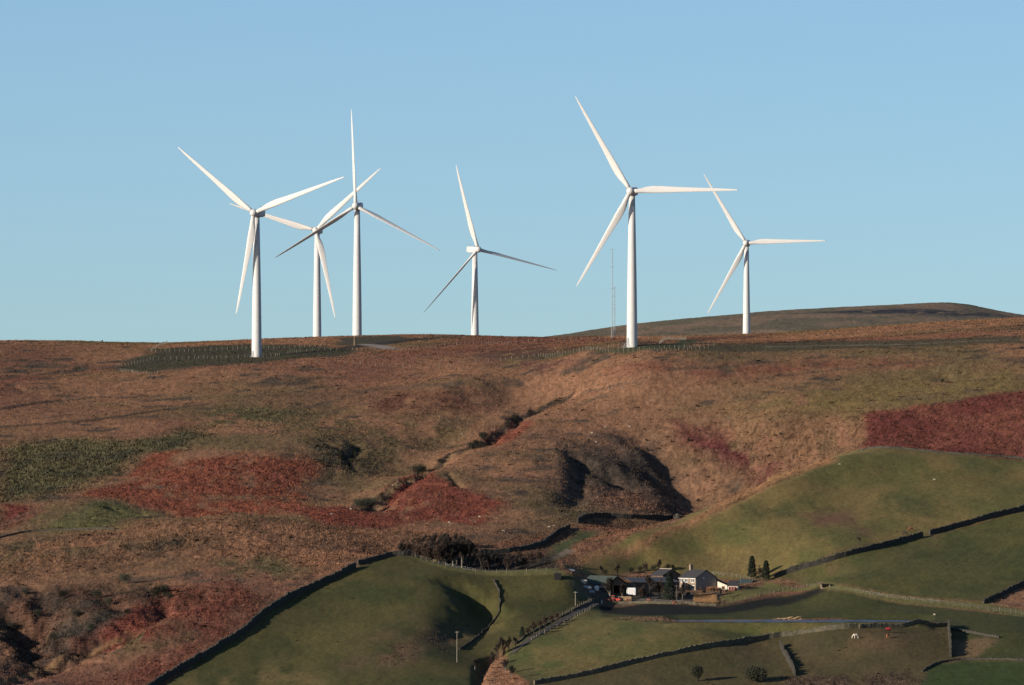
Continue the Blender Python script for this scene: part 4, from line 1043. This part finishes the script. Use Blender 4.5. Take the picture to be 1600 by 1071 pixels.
lr = MB(); lr.prism([(3.9, 3.78), (6.9, 2.52), (6.9, 2.66), (3.9, 3.92)], .35, 7.8); lr.build('roof', M_SLATE, l_o)
# white wing
rz = R(-12)
ww = empty('white_cottage', base_at(1121, 922, 0, 0, rz), rz); tag(ww, 'low cream-walled cottage with dark roof joined to the farmhouse', 'cottage')
mb = MB(); mb.prism([(0, -1.5), (3.1, -1.5), (3.1, 1.45), (0, 2.75)], 0, 5); mb.build('wall', M_RENDERWHITE, ww)
mb = MB(); mb.prism([(-.1, 2.86), (3.35, 1.40), (3.35, 1.55), (-.1, 3.0)], -.25, 5.2); rr = mb.build('roof', M_SLATE, ww)
mb = MB(); mb.box((4.72, 1.9, -.1), (3.2, 3.4, 2.8)); lo = mb.build('low_range', M_RENDERWHITE, ww)
mb = MB()
mb.v += [(3.0, -.1, 1.42), (6.6, -.1, 1.42), (6.6, 3.9, 2.9), (3.0, 3.9, 2.9), (3.0, -.1, 1.30), (6.6, -.1, 1.30), (6.6, 3.9, 2.78), (3.0, 3.9, 2.78)]
mb.f += [(0, 1, 2, 3), (7, 6, 5, 4), (0, 4, 5, 1), (1, 5, 6, 2), (2, 6, 7, 3), (3, 7, 4, 0)]
mb.build('roof', M_SLATE, lo)
window(ww, 'y-', (1.85, 0, .75), .75, .7, 1, M_WOOD)
for k, xx in enumerate((3.9, 4.8, 5.7)): window(ww, 'y-', (xx, .2, .55), .45, .75, 1, M_REDTRIM)
# green-roofed barn, open at its right end
rz = R(35)
gb = empty('barn', base_at(947, 926, -4.1, 0, rz), rz); tag(gb, 'green-roofed barn with a dark open end and pale sheeted side', 'barn')
mb = MB(); W = 8.2; L = 14.0
mb.box((-W / 2 + .1, L / 2, .6), (.2, L, 3.9)); mb.box((W / 2 - .1, L / 2, .6), (.2, L, 3.9)); mb.box((0, L - .1, .6), (W - .42, .2, 3.9))
mb.prism([(-W / 2 + .21, 2.2), (W / 2 - .21, 2.2), (W / 2 - .21, 2.55), (0, 4.9), (-W / 2 + .21, 2.55)], .02, .2); mb.build('wall', M_BROWNWALL, gb)
sh = MB(); sh.box((-W / 2 - .03, L / 2, 1.95), (.05, L - .1, .95)); sh.build('side_cladding', M_PALESHEET, gb)
rf = MB()
for s in (-1, 1):
    pr = [(0, 5.05), (s * (W / 2 + .4), 2.42), (s * (W / 2 + .4), 2.56), (0, 5.2)]
    rf.prism(pr if s > 0 else pr[::-1], -.4, L + .4)
rf.build('roof', M_GREENROOF, gb)
pl = MB()
for xx in (-1.4, 1.4): pl.box((xx, .1, .4), (.22, .22, 3.6))
pl.build('post', M_WOOD, gb)
# long brown shed
rz = R(30)
ls = empty('shed', base_at(992, 928, -8.0, 0, rz), rz); tag(ls, 'long low brown boarded shed with a sunlit stone end', 'shed')
mb = MB(); mb.box((0, 2.7, 1.0), (16, 5.4, 5.0)); mb.build('wall', M_BROWNWALL, ls)
mb = MB(); mb.box((-8.06, 2.7, 1.0), (.12, 5.3, 4.9)); mb.build('end_wall', M_HOUSESTONE, ls)
mb = MB(); mb.v += [(-8.5, -.4, 3.45), (8.4, -.4, 3.45), (8.4, 5.9, 4.9), (-8.5, 5.9, 4.9), (-8.5, -.4, 3.58), (8.4, -.4, 3.58), (8.4, 5.9, 5.03), (-8.5, 5.9, 5.03)]
mb.f += [(3, 2, 1, 0), (4, 5, 6, 7), (0, 1, 5, 4), (1, 2, 6, 5), (2, 3, 7, 6), (3, 0, 4, 7)]; mb.build('roof', M_GREYROOF, ls)
for xx in (-2.2, 2.4, 5.2):
    mb = MB(); mb.box((xx, -.04, .9), (1.5, .06, 2.4)); mb.build('door', M_PALESHEET if xx > 5 else M_WOOD, ls)
# annex behind the house
rz = R(30)
ax = empty('outbuilding', base_at(1036, 918, -3.2, 0, rz), rz); tag(ax, 'brown stone outbuilding with a slate roof, left of the farmhouse', 'outbuilding')
gable_house(ax, 6.4, 7, 3.9, 5.7, M_BROWNWALL, M_SLATE)
mb = MB(); mb.box((0, 3.5, 5.86), (.22, 7.4, .14)); mb.build('ridge_tile', M_PALESHEET, ax)
window(ax, 'x-', (-3.2, 2.5, 2.4), 1.0, .9, 2)
# blue-green garden shed
gs = empty('garden_shed', base_at(1157, 912, 0, 0, 0), R(6)); tag(gs, 'low blue-green panelled shed below the two conifers', 'shed')
mb = MB(); mb.prism([(0, -.5), (3.8, -.5), (3.8, 1.25), (0, 1.45)], 0, 2); mb.build('wall', M_BLUEGREEN, gs)
mb = MB(); mb.prism([(-.1, 1.50), (3.9, 1.28), (3.9, 1.36), (-.1, 1.58)], -.15, 2.15); mb.build('roof', M_GREYROOF, gs)
for k in range(3):
    mb = MB(); mb.box((.7 + 1.2 * k, -.02, .7), (.8, .03, .6)); mb.build('window', M_GREYROOF, gs)
# stone field shelter
fs = empty('field_shelter', base_at(1283, 920.5, 0, 0, 0), R(4)); tag(fs, 'small stone field shelter with a dark roof beside the yellow-green verge', 'shelter')
mb = MB(); mb.box((.15, 1, .5), (.3, 2, 2.0)); mb.box((2.65, 1, .5), (.3, 2, 2.0)); mb.box((1.4, 1.9, .5), (2.2, .2, 2.0)); mb.box((1.4, .1, 0.0), (2.2, .2, .9)); mb.build('wall', M_HOUSESTONE, fs)
mb = MB(); mb.prism([(-.3, 1.52), (3.1, 1.52), (3.1, 1.68), (-.3, 1.68)], -.35, 2.2); mb.build('roof', M_SLATE, fs)
# dark hut on the grassy bank
hu = empty('hut', base_at(866, 906, 0, 0, 0), 0); tag(hu, 'small black hut on the yellow-green bank left of the farm', 'hut')
mb = MB(); mb.loft([[(.15, 0, -.4), (2.0, 0, -.4), (2.0, 1.8, -.4), (.15, 1.8, -.4)], [(-.05, -.1, 2.0), (2.2, -.1, 2.0), (2.2, 1.9, 2.0), (-.05, 1.9, 2.0)]]); mb.build('wall', M_DARK, hu)
mb = MB(); mb.prism([(-.2, 2.0), (2.35, 2.0), (1.1, 2.35)], -.2, 2.0); mb.build('roof', M_SLATE, hu)

# vehicles and yard things
def wheel_mb(c, r, w, axis='x', n=18):
    mb = MB(); rings = []
    for a, rr in ((-w / 2, r * .7), (-w / 2 * .8, r), (w / 2 * .8, r), (w / 2, r * .7)):
        ring = []
        for k in range(n):
            t = 2 * math.pi * k / n; u, v = rr * math.cos(t), rr * math.sin(t)
            ring.append((c[0] + a, c[1] + u, c[2] + v) if axis == 'x' else (c[0] + u, c[1] + a, c[2] + v))
        rings.append(ring)
    mb.loft(rings); return mb
rz = R(-8)
tl = empty('horse_trailer', base_at(979, 931, 0, 0, rz, .2), rz); tag(tl, 'white box trailer parked before the brown shed', 'trailer')
mb = MB(); mb.prism([(0, .45), (2.8, .45), (2.8, 2.55), (2.65, 2.7), (.15, 2.7), (0, 2.55)], 0, 1.9); mb.build('body', M_WHITE, tl)
for k in range(5):
    mb = MB(); mb.box((.3 + .55 * k, -.02, 1.5), (.06, .03, 1.9)); mb.build('panel_rib', M_GREYROOF, tl)
for xx in (1.0, 1.8): wheel_mb((xx, .1, .32), .32, .2, 'y').build('wheel', M_RUBBER, tl)
mb = MB(); mb.tube((2.8, .95, .5), (3.9, .95, .5), .05); mb.build('drawbar', M_STEEL, tl)
rz = R(10)
ca = empty('parked_car', base_at(996, 932, 0, 0, rz, .1), rz); tag(ca, 'dark parked car with a pale roof beside the white trailer', 'car')
mb = MB(); mb.prism([(0, .3), (4.0, .3), (4.05, .75), (3.2, .95), (.15, .95), (0, .7)], 0, 1.7); mb.build('body', M_DARK, ca)
mb = MB(); mb.prism([(.35, .96), (3.1, .96), (2.45, 1.44), (.85, 1.44)], .1, 1.6); mb.build('window', M_GLASS, ca)
mb = MB(); mb.prism([(.8, 1.445), (2.5, 1.445), (2.4, 1.53), (.95, 1.53)], .08, 1.62); mb.build('roof', M_WHITE, ca)
for xx in (.8, 3.2):
    for yy in (.1, 1.6): wheel_mb((xx, yy, .31), .31, .2, 'y').build('wheel', M_RUBBER, ca)
rz = R(-15)
tr = empty('tractor', base_at(960, 942, 0, 0, rz), rz); tag(tr, 'small red tractor at the lower edge of the farm yard', 'tractor')
mb = MB(); mb.prism([(0, .6), (1.7, .6), (1.75, 1.25), (1.2, 1.35), (0, 1.3)], .4, 1.2); mb.build('bonnet', M_RED, tr)
mb = MB(); mb.box((-.55, .8, 1.15), (1.1, 1.2, .9)); mb.box((-.55, .8, 2.25), (1.15, 1.25, .1)); mb.build('cab', M_RED, tr)
mb = MB(); mb.box((-.55, .8, 1.9), (1.0, 1.1, .58)); mb.build('window', M_GLASS, tr)
for yy in (.05, 1.55):
    a = wheel_mb((-.6, yy, .72), .72, .4, 'y').build('wheel', M_RUBBER, tr); wheel_mb((-.6, yy, .72), .36, .44, 'y').build('rim', M_RED, a)
    a = wheel_mb((1.35, yy + (.2 if yy < .5 else -.2), .45), .45, .26, 'y').build('wheel', M_RUBBER, tr); wheel_mb((1.35, yy + (.2 if yy < .5 else -.2), .45), .22, .3, 'y').build('rim', M_RED, a)
mb = MB(); mb.tube((1.2, .8, 1.3), (1.2, .8, 2.1), .05); mb.build('exhaust', M_STEEL, tr)
pf = empty('board_fence', base_at(962, 939.5, 0, 0, 0), R(3)); tag(pf, 'pale timber board fence behind the red tractor', 'fence')
for k in range(12):
    mb = MB(); mb.box((.17 + k * .41, 0, .75), (.36, .05, 1.5 + random.uniform(-.1, .1))); mb.build('board', M_WOOD, pf)
mb = MB(); mb.box((2.4, .05, .4), (4.9, .05, .1)); mb.box((2.4, .05, 1.2), (4.9, .05, .1)); mb.build('rail', M_WOOD, pf)
tk = empty('water_tank', base_at(932, 923, 0, 0, 0), 0); tag(tk, 'round white tank left of the green-roofed barn', 'tank')
mb = MB(); mb.loft([[(r * math.cos(t * .393), r * math.sin(t * .393), z) for t in range(16)] for z, r in ((-.2, .8), (1.0, .8), (1.35, .55), (1.45, .2))]); mb.build('body', M_WHITE, tk, True)
mb = MB(); mb.loft([[(r * math.cos(t * .6283), r * math.sin(t * .6283), z) for t in range(10)] for z, r in ((1.44, .2), (1.6, .2))]); mb.build('lid', M_GREYROOF, tk)
def scrap(px, py, w, d, h, rz, label, m):
    o = empty('metal_sheet_pile', base_at(px, py, 0, 0, 0), R(rz)); tag(o, label, 'sheet pile', 'sheets stored left of the barn')
    for k in range(4):
        mb = MB(); mb.box((random.uniform(-.15, .15), random.uniform(-.15, .15), .12 + k * h / 4), (w * random.uniform(.7, 1), d * random.uniform(.7, 1), h / 5), random.uniform(-.2, .2)); p = mb.build('sheet', m, o); p.rotation_euler = (R(18), R(random.uniform(-8, 8)), 0)
scrap(917, 921, 2.6, 2.2, .8, 20, 'grey sheet pile left of the white tank', M_STEEL)
scrap(912, 912, 2.0, 2.0, .9, -15, 'tilted pale sheet pile at the far left of the farm', M_PALESHEET)
scrap(923, 926, 2.4, 2.0, .5, 5, 'low grey sheet pile below the white tank', M_STEEL)
scrap(893, 893, 2.2, 1.5, .5, 5, 'pale sheet pile alone on the slope above the black hut', M_STEEL)
def pole(name, label, px, base, hpx, r, m, arms=False, group=None):
    x, y = pick(px, base); h = hpx / F * y
    o = empty(name, (x, y, zat(x, y))); tag(o, label, 'pole', group)
    mb = MB(); mb.tube((0, 0, -.5), (0, 0, h), r, r * .7, 8); mb.build('shaft', m, o)
    if arms:
        mb = MB(); mb.box((0, 0, h - .3), (1.2, .1, .1)); mb.build('crossarm', m, o)
        for s in (-.5, 0, .5):
            mb = MB(); mb.tube((s, 0, h - .26), (s, 0, h - .02), .05); mb.build('insulator', M_DARK, o)
    return o
M_POLE = mat('bleached_pole', (.30, .27, .21), .9, 0, .15, 1)
pole('utility_pole', 'tall pale wooden pole in the green field by the dark wall', 714, 1035, 49, .085, M_POLE, True)
pole('utility_pole', 'pole on the slope left of the farm yard', 899, 949, 25, .10, M_POLE, True)
pole('utility_pole', 'dark pole standing before the farmhouse', 1057, 941, 27, .09, M_POSTDARK, True)
pole('marker_post', 'pale marker post on the skyline left of the gravel road', 553.5, 541, 17, .16, M_WOOD)
pole('marker_post', 'white gate post at the lower end of the wall by the pond', 1483, 974, 6, .12, M_FRAME)
pole('marker_post', 'white post at the top of the farm track', 940.5, 944, 6, .12, M_FRAME)

# ------------------------------------------------------------------ lattice masts
def mast(label, px, base, top, D, w):
    x = (px - 800) / F * D; z = (YH - base) / F * D; h = (base - top) / F * D
    o = empty('lattice_mast', (x, D, z)); tag(o, label, 'mast', 'lattice masts on the moor')
    P = [(w * math.cos(a), w * math.sin(a)) for a in (.4, 2.494, 4.589)]
    for a, b in P:
        mb = MB(); mb.tube((a, b, -2), (a * .6, b * .6, h), .05, .035, 5); mb.build('leg', M_STEEL, o)
    mb = MB(); n = int(h / 1.3)
    for k in range(n):
        for i in range(3):
            f0 = 1 - .4 * k / n; f1 = 1 - .4 * (k + 1) / n
            a, b = P[i]; c, d = P[(i + 1) % 3]
            mb.tube((a * f0, b * f0, h * k / n), (c * f1, d * f1, h * (k + 1) / n), .02, .02, 3)
    mb.build('bracing', M_STEEL, o)
    for f in (.55, .8, 1.0):
        mb = MB(); mb.tube((-.9, 0, h * f - .1), (.9, 0, h * f - .1), .035, .035, 4); mb.build('boom', M_STEEL, o)
    mb = MB()
    for ang in (.9, 2.99, 5.09):
        for f in (.5, .98): mb.tube((0, 0, h * f), (math.cos(ang) * 22, math.sin(ang) * 22, -3), .004, .004, 3)
    mb.build('guy_wire', M_STEEL, o)
mast('tall thin lattice mast left of the tallest turbine', 956.6, 526, 389, 3420, .42)
mast('shorter thin lattice mast just right of the tall one', 960.3, 526, 448, 3480, .36)

# ------------------------------------------------------------------ animals
def skin_body(name, joints, edges, material, parent=None, levels=1):
    """one continuous body grown round a skeleton; joints = (x, y, z, radius x, radius y)"""
    bm = bmesh.new(); sk = bm.verts.layers.skin.verify(); vs = [bm.verts.new(j[:3]) for j in joints]
    for a, b in edges: bm.edges.new((vs[a], vs[b]))
    for v, j in zip(vs, joints): v[sk].radius = (j[3], j[4])
    vs[0][sk].use_root = True
    me = bpy.data.meshes.new(name); bm.to_mesh(me); bm.free()
    o = link(name, me)
    m1 = o.modifiers.new('skin', 'SKIN'); m1.use_smooth_shade = True
    m2 = o.modifiers.new('sub', 'SUBSURF'); m2.levels = levels; m2.render_levels = levels
    dg = bpy.context.evaluated_depsgraph_get(); dg.update()
    me2 = bpy.data.meshes.new_from_object(o.evaluated_get(dg))
    bpy.data.objects.remove(o); bpy.data.meshes.remove(me)
    me2.name = name; me2.materials.append(material)
    for p in me2.polygons: p.use_smooth = True
    return link(name, me2, None, parent)
def quadruped(name, label, cat, material, s=1.0, kind='horse', grazing=True, lying=False, group=None, mane=None):
    """body along +x (head end), height about s metres for a horse of 1.6"""
    root = empty(name, (0, 0, 0)); tag(root, label, cat, group)
    k = {'horse': (1.0, 1.0), 'cow': (.86, 1.15), 'sheep': (.42, 1.2)}[kind]; H, Wd = k
    lg = .30 if lying else 1.0
    zt = 1.18 * lg + (0.12 if lying else 0)
    J = [(-.10, 0, zt, .31 * Wd, .31 * Wd), (.35, 0, zt - .02, .33 * Wd, .30 * Wd), (-.55, 0, zt + .06, .31 * Wd, .28 * Wd), (.62, 0, zt + .08, .26 * Wd, .23 * Wd)]
    E = [(0, 1), (0, 2), (1, 3)]
    if grazing: J += [(.98, 0, zt - .22, .17, .13), (1.22, 0, zt - .62, .13, .10), (1.27, 0, zt - .84, .10, .09), (1.20, 0, zt - 1.08, .07, .06)]
    else: J += [(.92, 0, zt + .38, .17, .13), (1.12, 0, zt + .68, .13, .10), (1.25, 0, zt + .66, .10, .09), (1.50, 0, zt + .46, .07, .06)]
    E += [(3, 4), (4, 5), (5, 6), (6, 7)]
    for sx in (-1, 1):                                  # ears
        b = len(J); e = J[5]
        J.append((e[0] - .02, sx * .07, e[2] + (.12 if not grazing else .05), .025, .02)); E.append((5, b))
    for sx in (-1, 1):                                  # front legs: elbow, knee, fetlock, hoof
        b = len(J); y = sx * .17 * Wd
        J += [(.45, y, .82 * lg, .12, .10), (.47, y, .46 * lg, .065, .06), (.45, y, .12 * lg, .045, .045), (.50, y, .02, .06, .05)]
        E += [(1, b), (b, b + 1), (b + 1, b + 2), (b + 2, b + 3)]
    for sx in (-1, 1):                                  # hind legs: stifle forward, hock back
        b = len(J); y = sx * .17 * Wd
        J += [(-.52, y, .86 * lg, .15, .12), (-.74, y, .50 * lg, .075, .065), (-.68, y, .13 * lg, .048, .045), (-.62, y, .02, .06, .05)]
        E += [(2, b), (b, b + 1), (b + 1, b + 2), (b + 2, b + 3)]
    b = len(J); J += [(-.86, 0, zt + .08, .05, .05), (-.95, 0, zt - .35, .05, .05), (-.93, 0, zt - .62 * lg, .03, .03)]; E += [(2, b), (b, b + 1), (b + 1, b + 2)]
    body = skin_body('body', [tuple(c * H * s for c in j) for j in J], E, material, root)
    if mane:
        mb = MB(); a, c = J[3], J[5]
        for i in range(7):
            t = i / 6; p = [a[q] * (1 - t) + c[q] * t for q in range(3)]
            mb.box(((p[0] - .02) * H * s, 0, (p[2] + .16 * (1 - .4 * t)) * H * s), (.14 * H * s, .05 * H * s, .12 * H * s))
        mb.build('mane', mane, root)
    return root
def stand(o, px, py, rz):
    x, y = pick(px, py); o.location = (x, y, zat(x, y) - .01); o.rotation_euler = (0, 0, R(rz)); return o
M_WHITEHORSE = mat('cream_white_coat', (.72, .62, .48), .8, 0, .08, 3)
M_CHESTNUT = mat('chestnut_coat', (.30, .105, .055), .7, 0, .15, 3)
M_DARKCOAT = mat('dark_brown_coat', (.030, .020, .018), .7, 0, .15, 3)
M_COWBROWN = mat('red_brown_cow_coat', (.21, .075, .045), .8, 0, .15, 3)
M_WOOL = mat('cream_wool', (.36, .32, .26), .95, 0, .12, 6)
M_RUG = mat('red_horse_rug', (.42, .025, .035), .8, 0, .08, 2)
stand(quadruped('horse', 'white horse grazing in the brown paddock with its head down', 'horse', M_WHITEHORSE, 1.0, 'horse', True, mane=M_WHITEHORSE), 1337, 998, 205)
stand(quadruped('horse', 'chestnut horse standing in front of the red-rugged dark horse', 'horse', M_CHESTNUT, .9, 'horse', True, mane=M_DARKCOAT), 1387, 997, 250)
rh = stand(quadruped('horse', 'dark horse wearing a bright red rug, by the paddock wall', 'horse', M_DARKCOAT, 1.0, 'horse', True, mane=M_DARKCOAT), 1387, 989, 195)
mb = MB()
for x0, x1 in ((-.88, .62),):
    rings = []
    for i in range(7):
        x = x0 + (x1 - x0) * i / 6; r = []
        for k in range(11):
            t = math.pi * (k / 10 * 1.35 - .175); r.append((x, math.cos(t) * .40, 1.20 + .40 * math.sin(t)))
        for k in range(10, -1, -1):
            t = math.pi * (k / 10 * 1.35 - .175); r.append((x, math.cos(t) * .375, 1.20 + .375 * math.sin(t)))
        rings.append(r)
    mb.loft(rings)
mb.build('rug', M_RUG, rh, True)
stand(quadruped('cow', 'black cow standing beside the wall gap on the green hill', 'cow', M_DARKCOAT, 1.0, 'cow', True), 1414, 837, 170)
stand(quadruped('cow', 'red-brown cow just right of the black cow', 'cow', M_COWBROWN, 1.0, 'cow', True), 1423, 830, 200)
stand(quadruped('cow', 'dark brown cow alone on the hillside, left of the other cattle', 'cow', M_DARKCOAT, .9, 'cow', False), 1342, 846, 215)
for px, py, rz_, lb in ((950, 942, 160, 'red-brown cow left of the red tractor'), (982, 942, 190, 'red-brown cow at the right end of the pale board fence'), (1014, 942, 170, 'red-brown cow by the yard fence between board fence and conifer'), (1054, 945, 20, 'red-brown cow below the dark pole before the farmhouse')):
    stand(quadruped('cow', lb, 'cow', M_COWBROWN, .95, 'cow', True), px, py, rz_)
sheep = quadruped('sheep', 'small cream sheep on the open moor', 'sheep', M_WOOL, .95, 'sheep', True, group='sheep on the moor')
SH = [(722,679,0),(952,609,0),(972,607,0),(946,669,0),(984,668,0),(925,678,0),(931,692,0),(1312,727,0),(556,791,1),(548,797,1),(518,805,1),(749,809,1),(702,818,1),(787,831,1),(866,823,1),(858,825,1),(1460,751,2),(1460,962,3),(1438,972,3),]
for i, (px, py, k) in enumerate(SH):
    o = sheep if i == 0 else dup(sheep)
    o['label'] = ('small cream sheep on the open moor', 'small cream sheep by the red bracken at the moor foot', 'small cream sheep on the green hill', 'small cream sheep in the field near the pond')[k]
    o['group'] = ('sheep on the moor', 'sheep by the bracken', 'sheep on the green hill', 'sheep near the pond')[k]
    stand(o, px, py, random.uniform(120, 240))

# ------------------------------------------------------------------ pond, track, log pile
M_WATER = bpy.data.materials.new('pond_water'); M_WATER.use_nodes = True
n_ = M_WATER.node_tree.nodes; l_ = M_WATER.node_tree.links; b_ = n_['Principled BSDF']
b_.inputs['Base Color'].default_value = (.06, .085, .14, 1); b_.inputs['Roughness'].default_value = .3; b_.inputs['IOR'].default_value = 1.33  # blue base colour stands in for reflected sky
ns_ = n_.new('ShaderNodeTexNoise'); ns_.inputs['Scale'].default_value = 1.8; ns_.inputs['Detail'].default_value = 4
bp_ = n_.new('ShaderNodeBump'); bp_.inputs['Strength'].default_value = .9; bp_.inputs['Distance'].default_value = .25
l_.new(ns_.outputs['Fac'], bp_.inputs['Height']); l_.new(bp_.outputs['Normal'], b_.inputs['Normal'])
POND_V = []
for k in range(40):
    u = 1052 + (1445 - 1052) * k / 39
    half = 14.5 * math.sin(math.pi * (k + .8) / 40.6) ** .5 * (1 + .25 * math.sin(k * 1.3))
    POND_V.append(((u - 800) / F * POND_D, POND_D + 1.2 * math.sin(k * .5), half))
v = [(x, y - h, POND_Z) for x, y, h in POND_V] + [(x, y + h, POND_Z) for x, y, h in POND_V]
f = [(k, k + 1, 41 + k, 40 + k) for k in range(39)]
me = bpy.data.meshes.new('pond_water'); me.from_pydata(v, [], f)
tag(link('pond_water', me, M_WATER), 'narrow blue strip of pond water', None, None, 'structure')
M_TRACK = mat('gravel_track', (.055, .046, .038), .95, 0, .25, 1.5, .3)
g = line_ground(smooth_px(TRACK_PX), ZP, 1.0); v = []; f = []
for k, (x, y) in enumerate(g):
    a = g[max(0, k - 1)]; b = g[min(len(g) - 1, k + 1)]; t = Vector((b[0] - a[0], b[1] - a[1])).normalized()
    for s in (-1.1, -.55, 0, .55, 1.1):
        xx, yy = x - t.y * s, y + t.x * s; v.append((xx, yy, zat(xx, yy) + .12))
for k in range(len(g) - 1):
    for i in range(4): f.append((k * 5 + i, k * 5 + i + 1, k * 5 + 6 + i, k * 5 + 5 + i))
me = bpy.data.meshes.new('farm_track'); me.from_pydata(v, [], f)
tag(link('farm_track', me, M_TRACK), 'gravel track climbing to the farm', None, None, 'structure')
lg = empty('timber_pile', (*pick(1210, 970.5), 0)); lg.location.z = zat(lg.location.x, lg.location.y); tag(lg, 'heap of pale pinkish timber on the pond bank', 'timber pile')
for k in range(26):
    mb = MB(); x = random.uniform(0, 7.5); z = .25 + random.random() * .7
    mb.tube((x - random.uniform(.4, 1.4), random.uniform(-.8, .8), z - .2), (x + random.uniform(.3, 1.3), random.uniform(-.8, .8), z + random.uniform(-.2, .7)), random.uniform(.07, .14), n=6); mb.build('log', M_WOOD, lg)
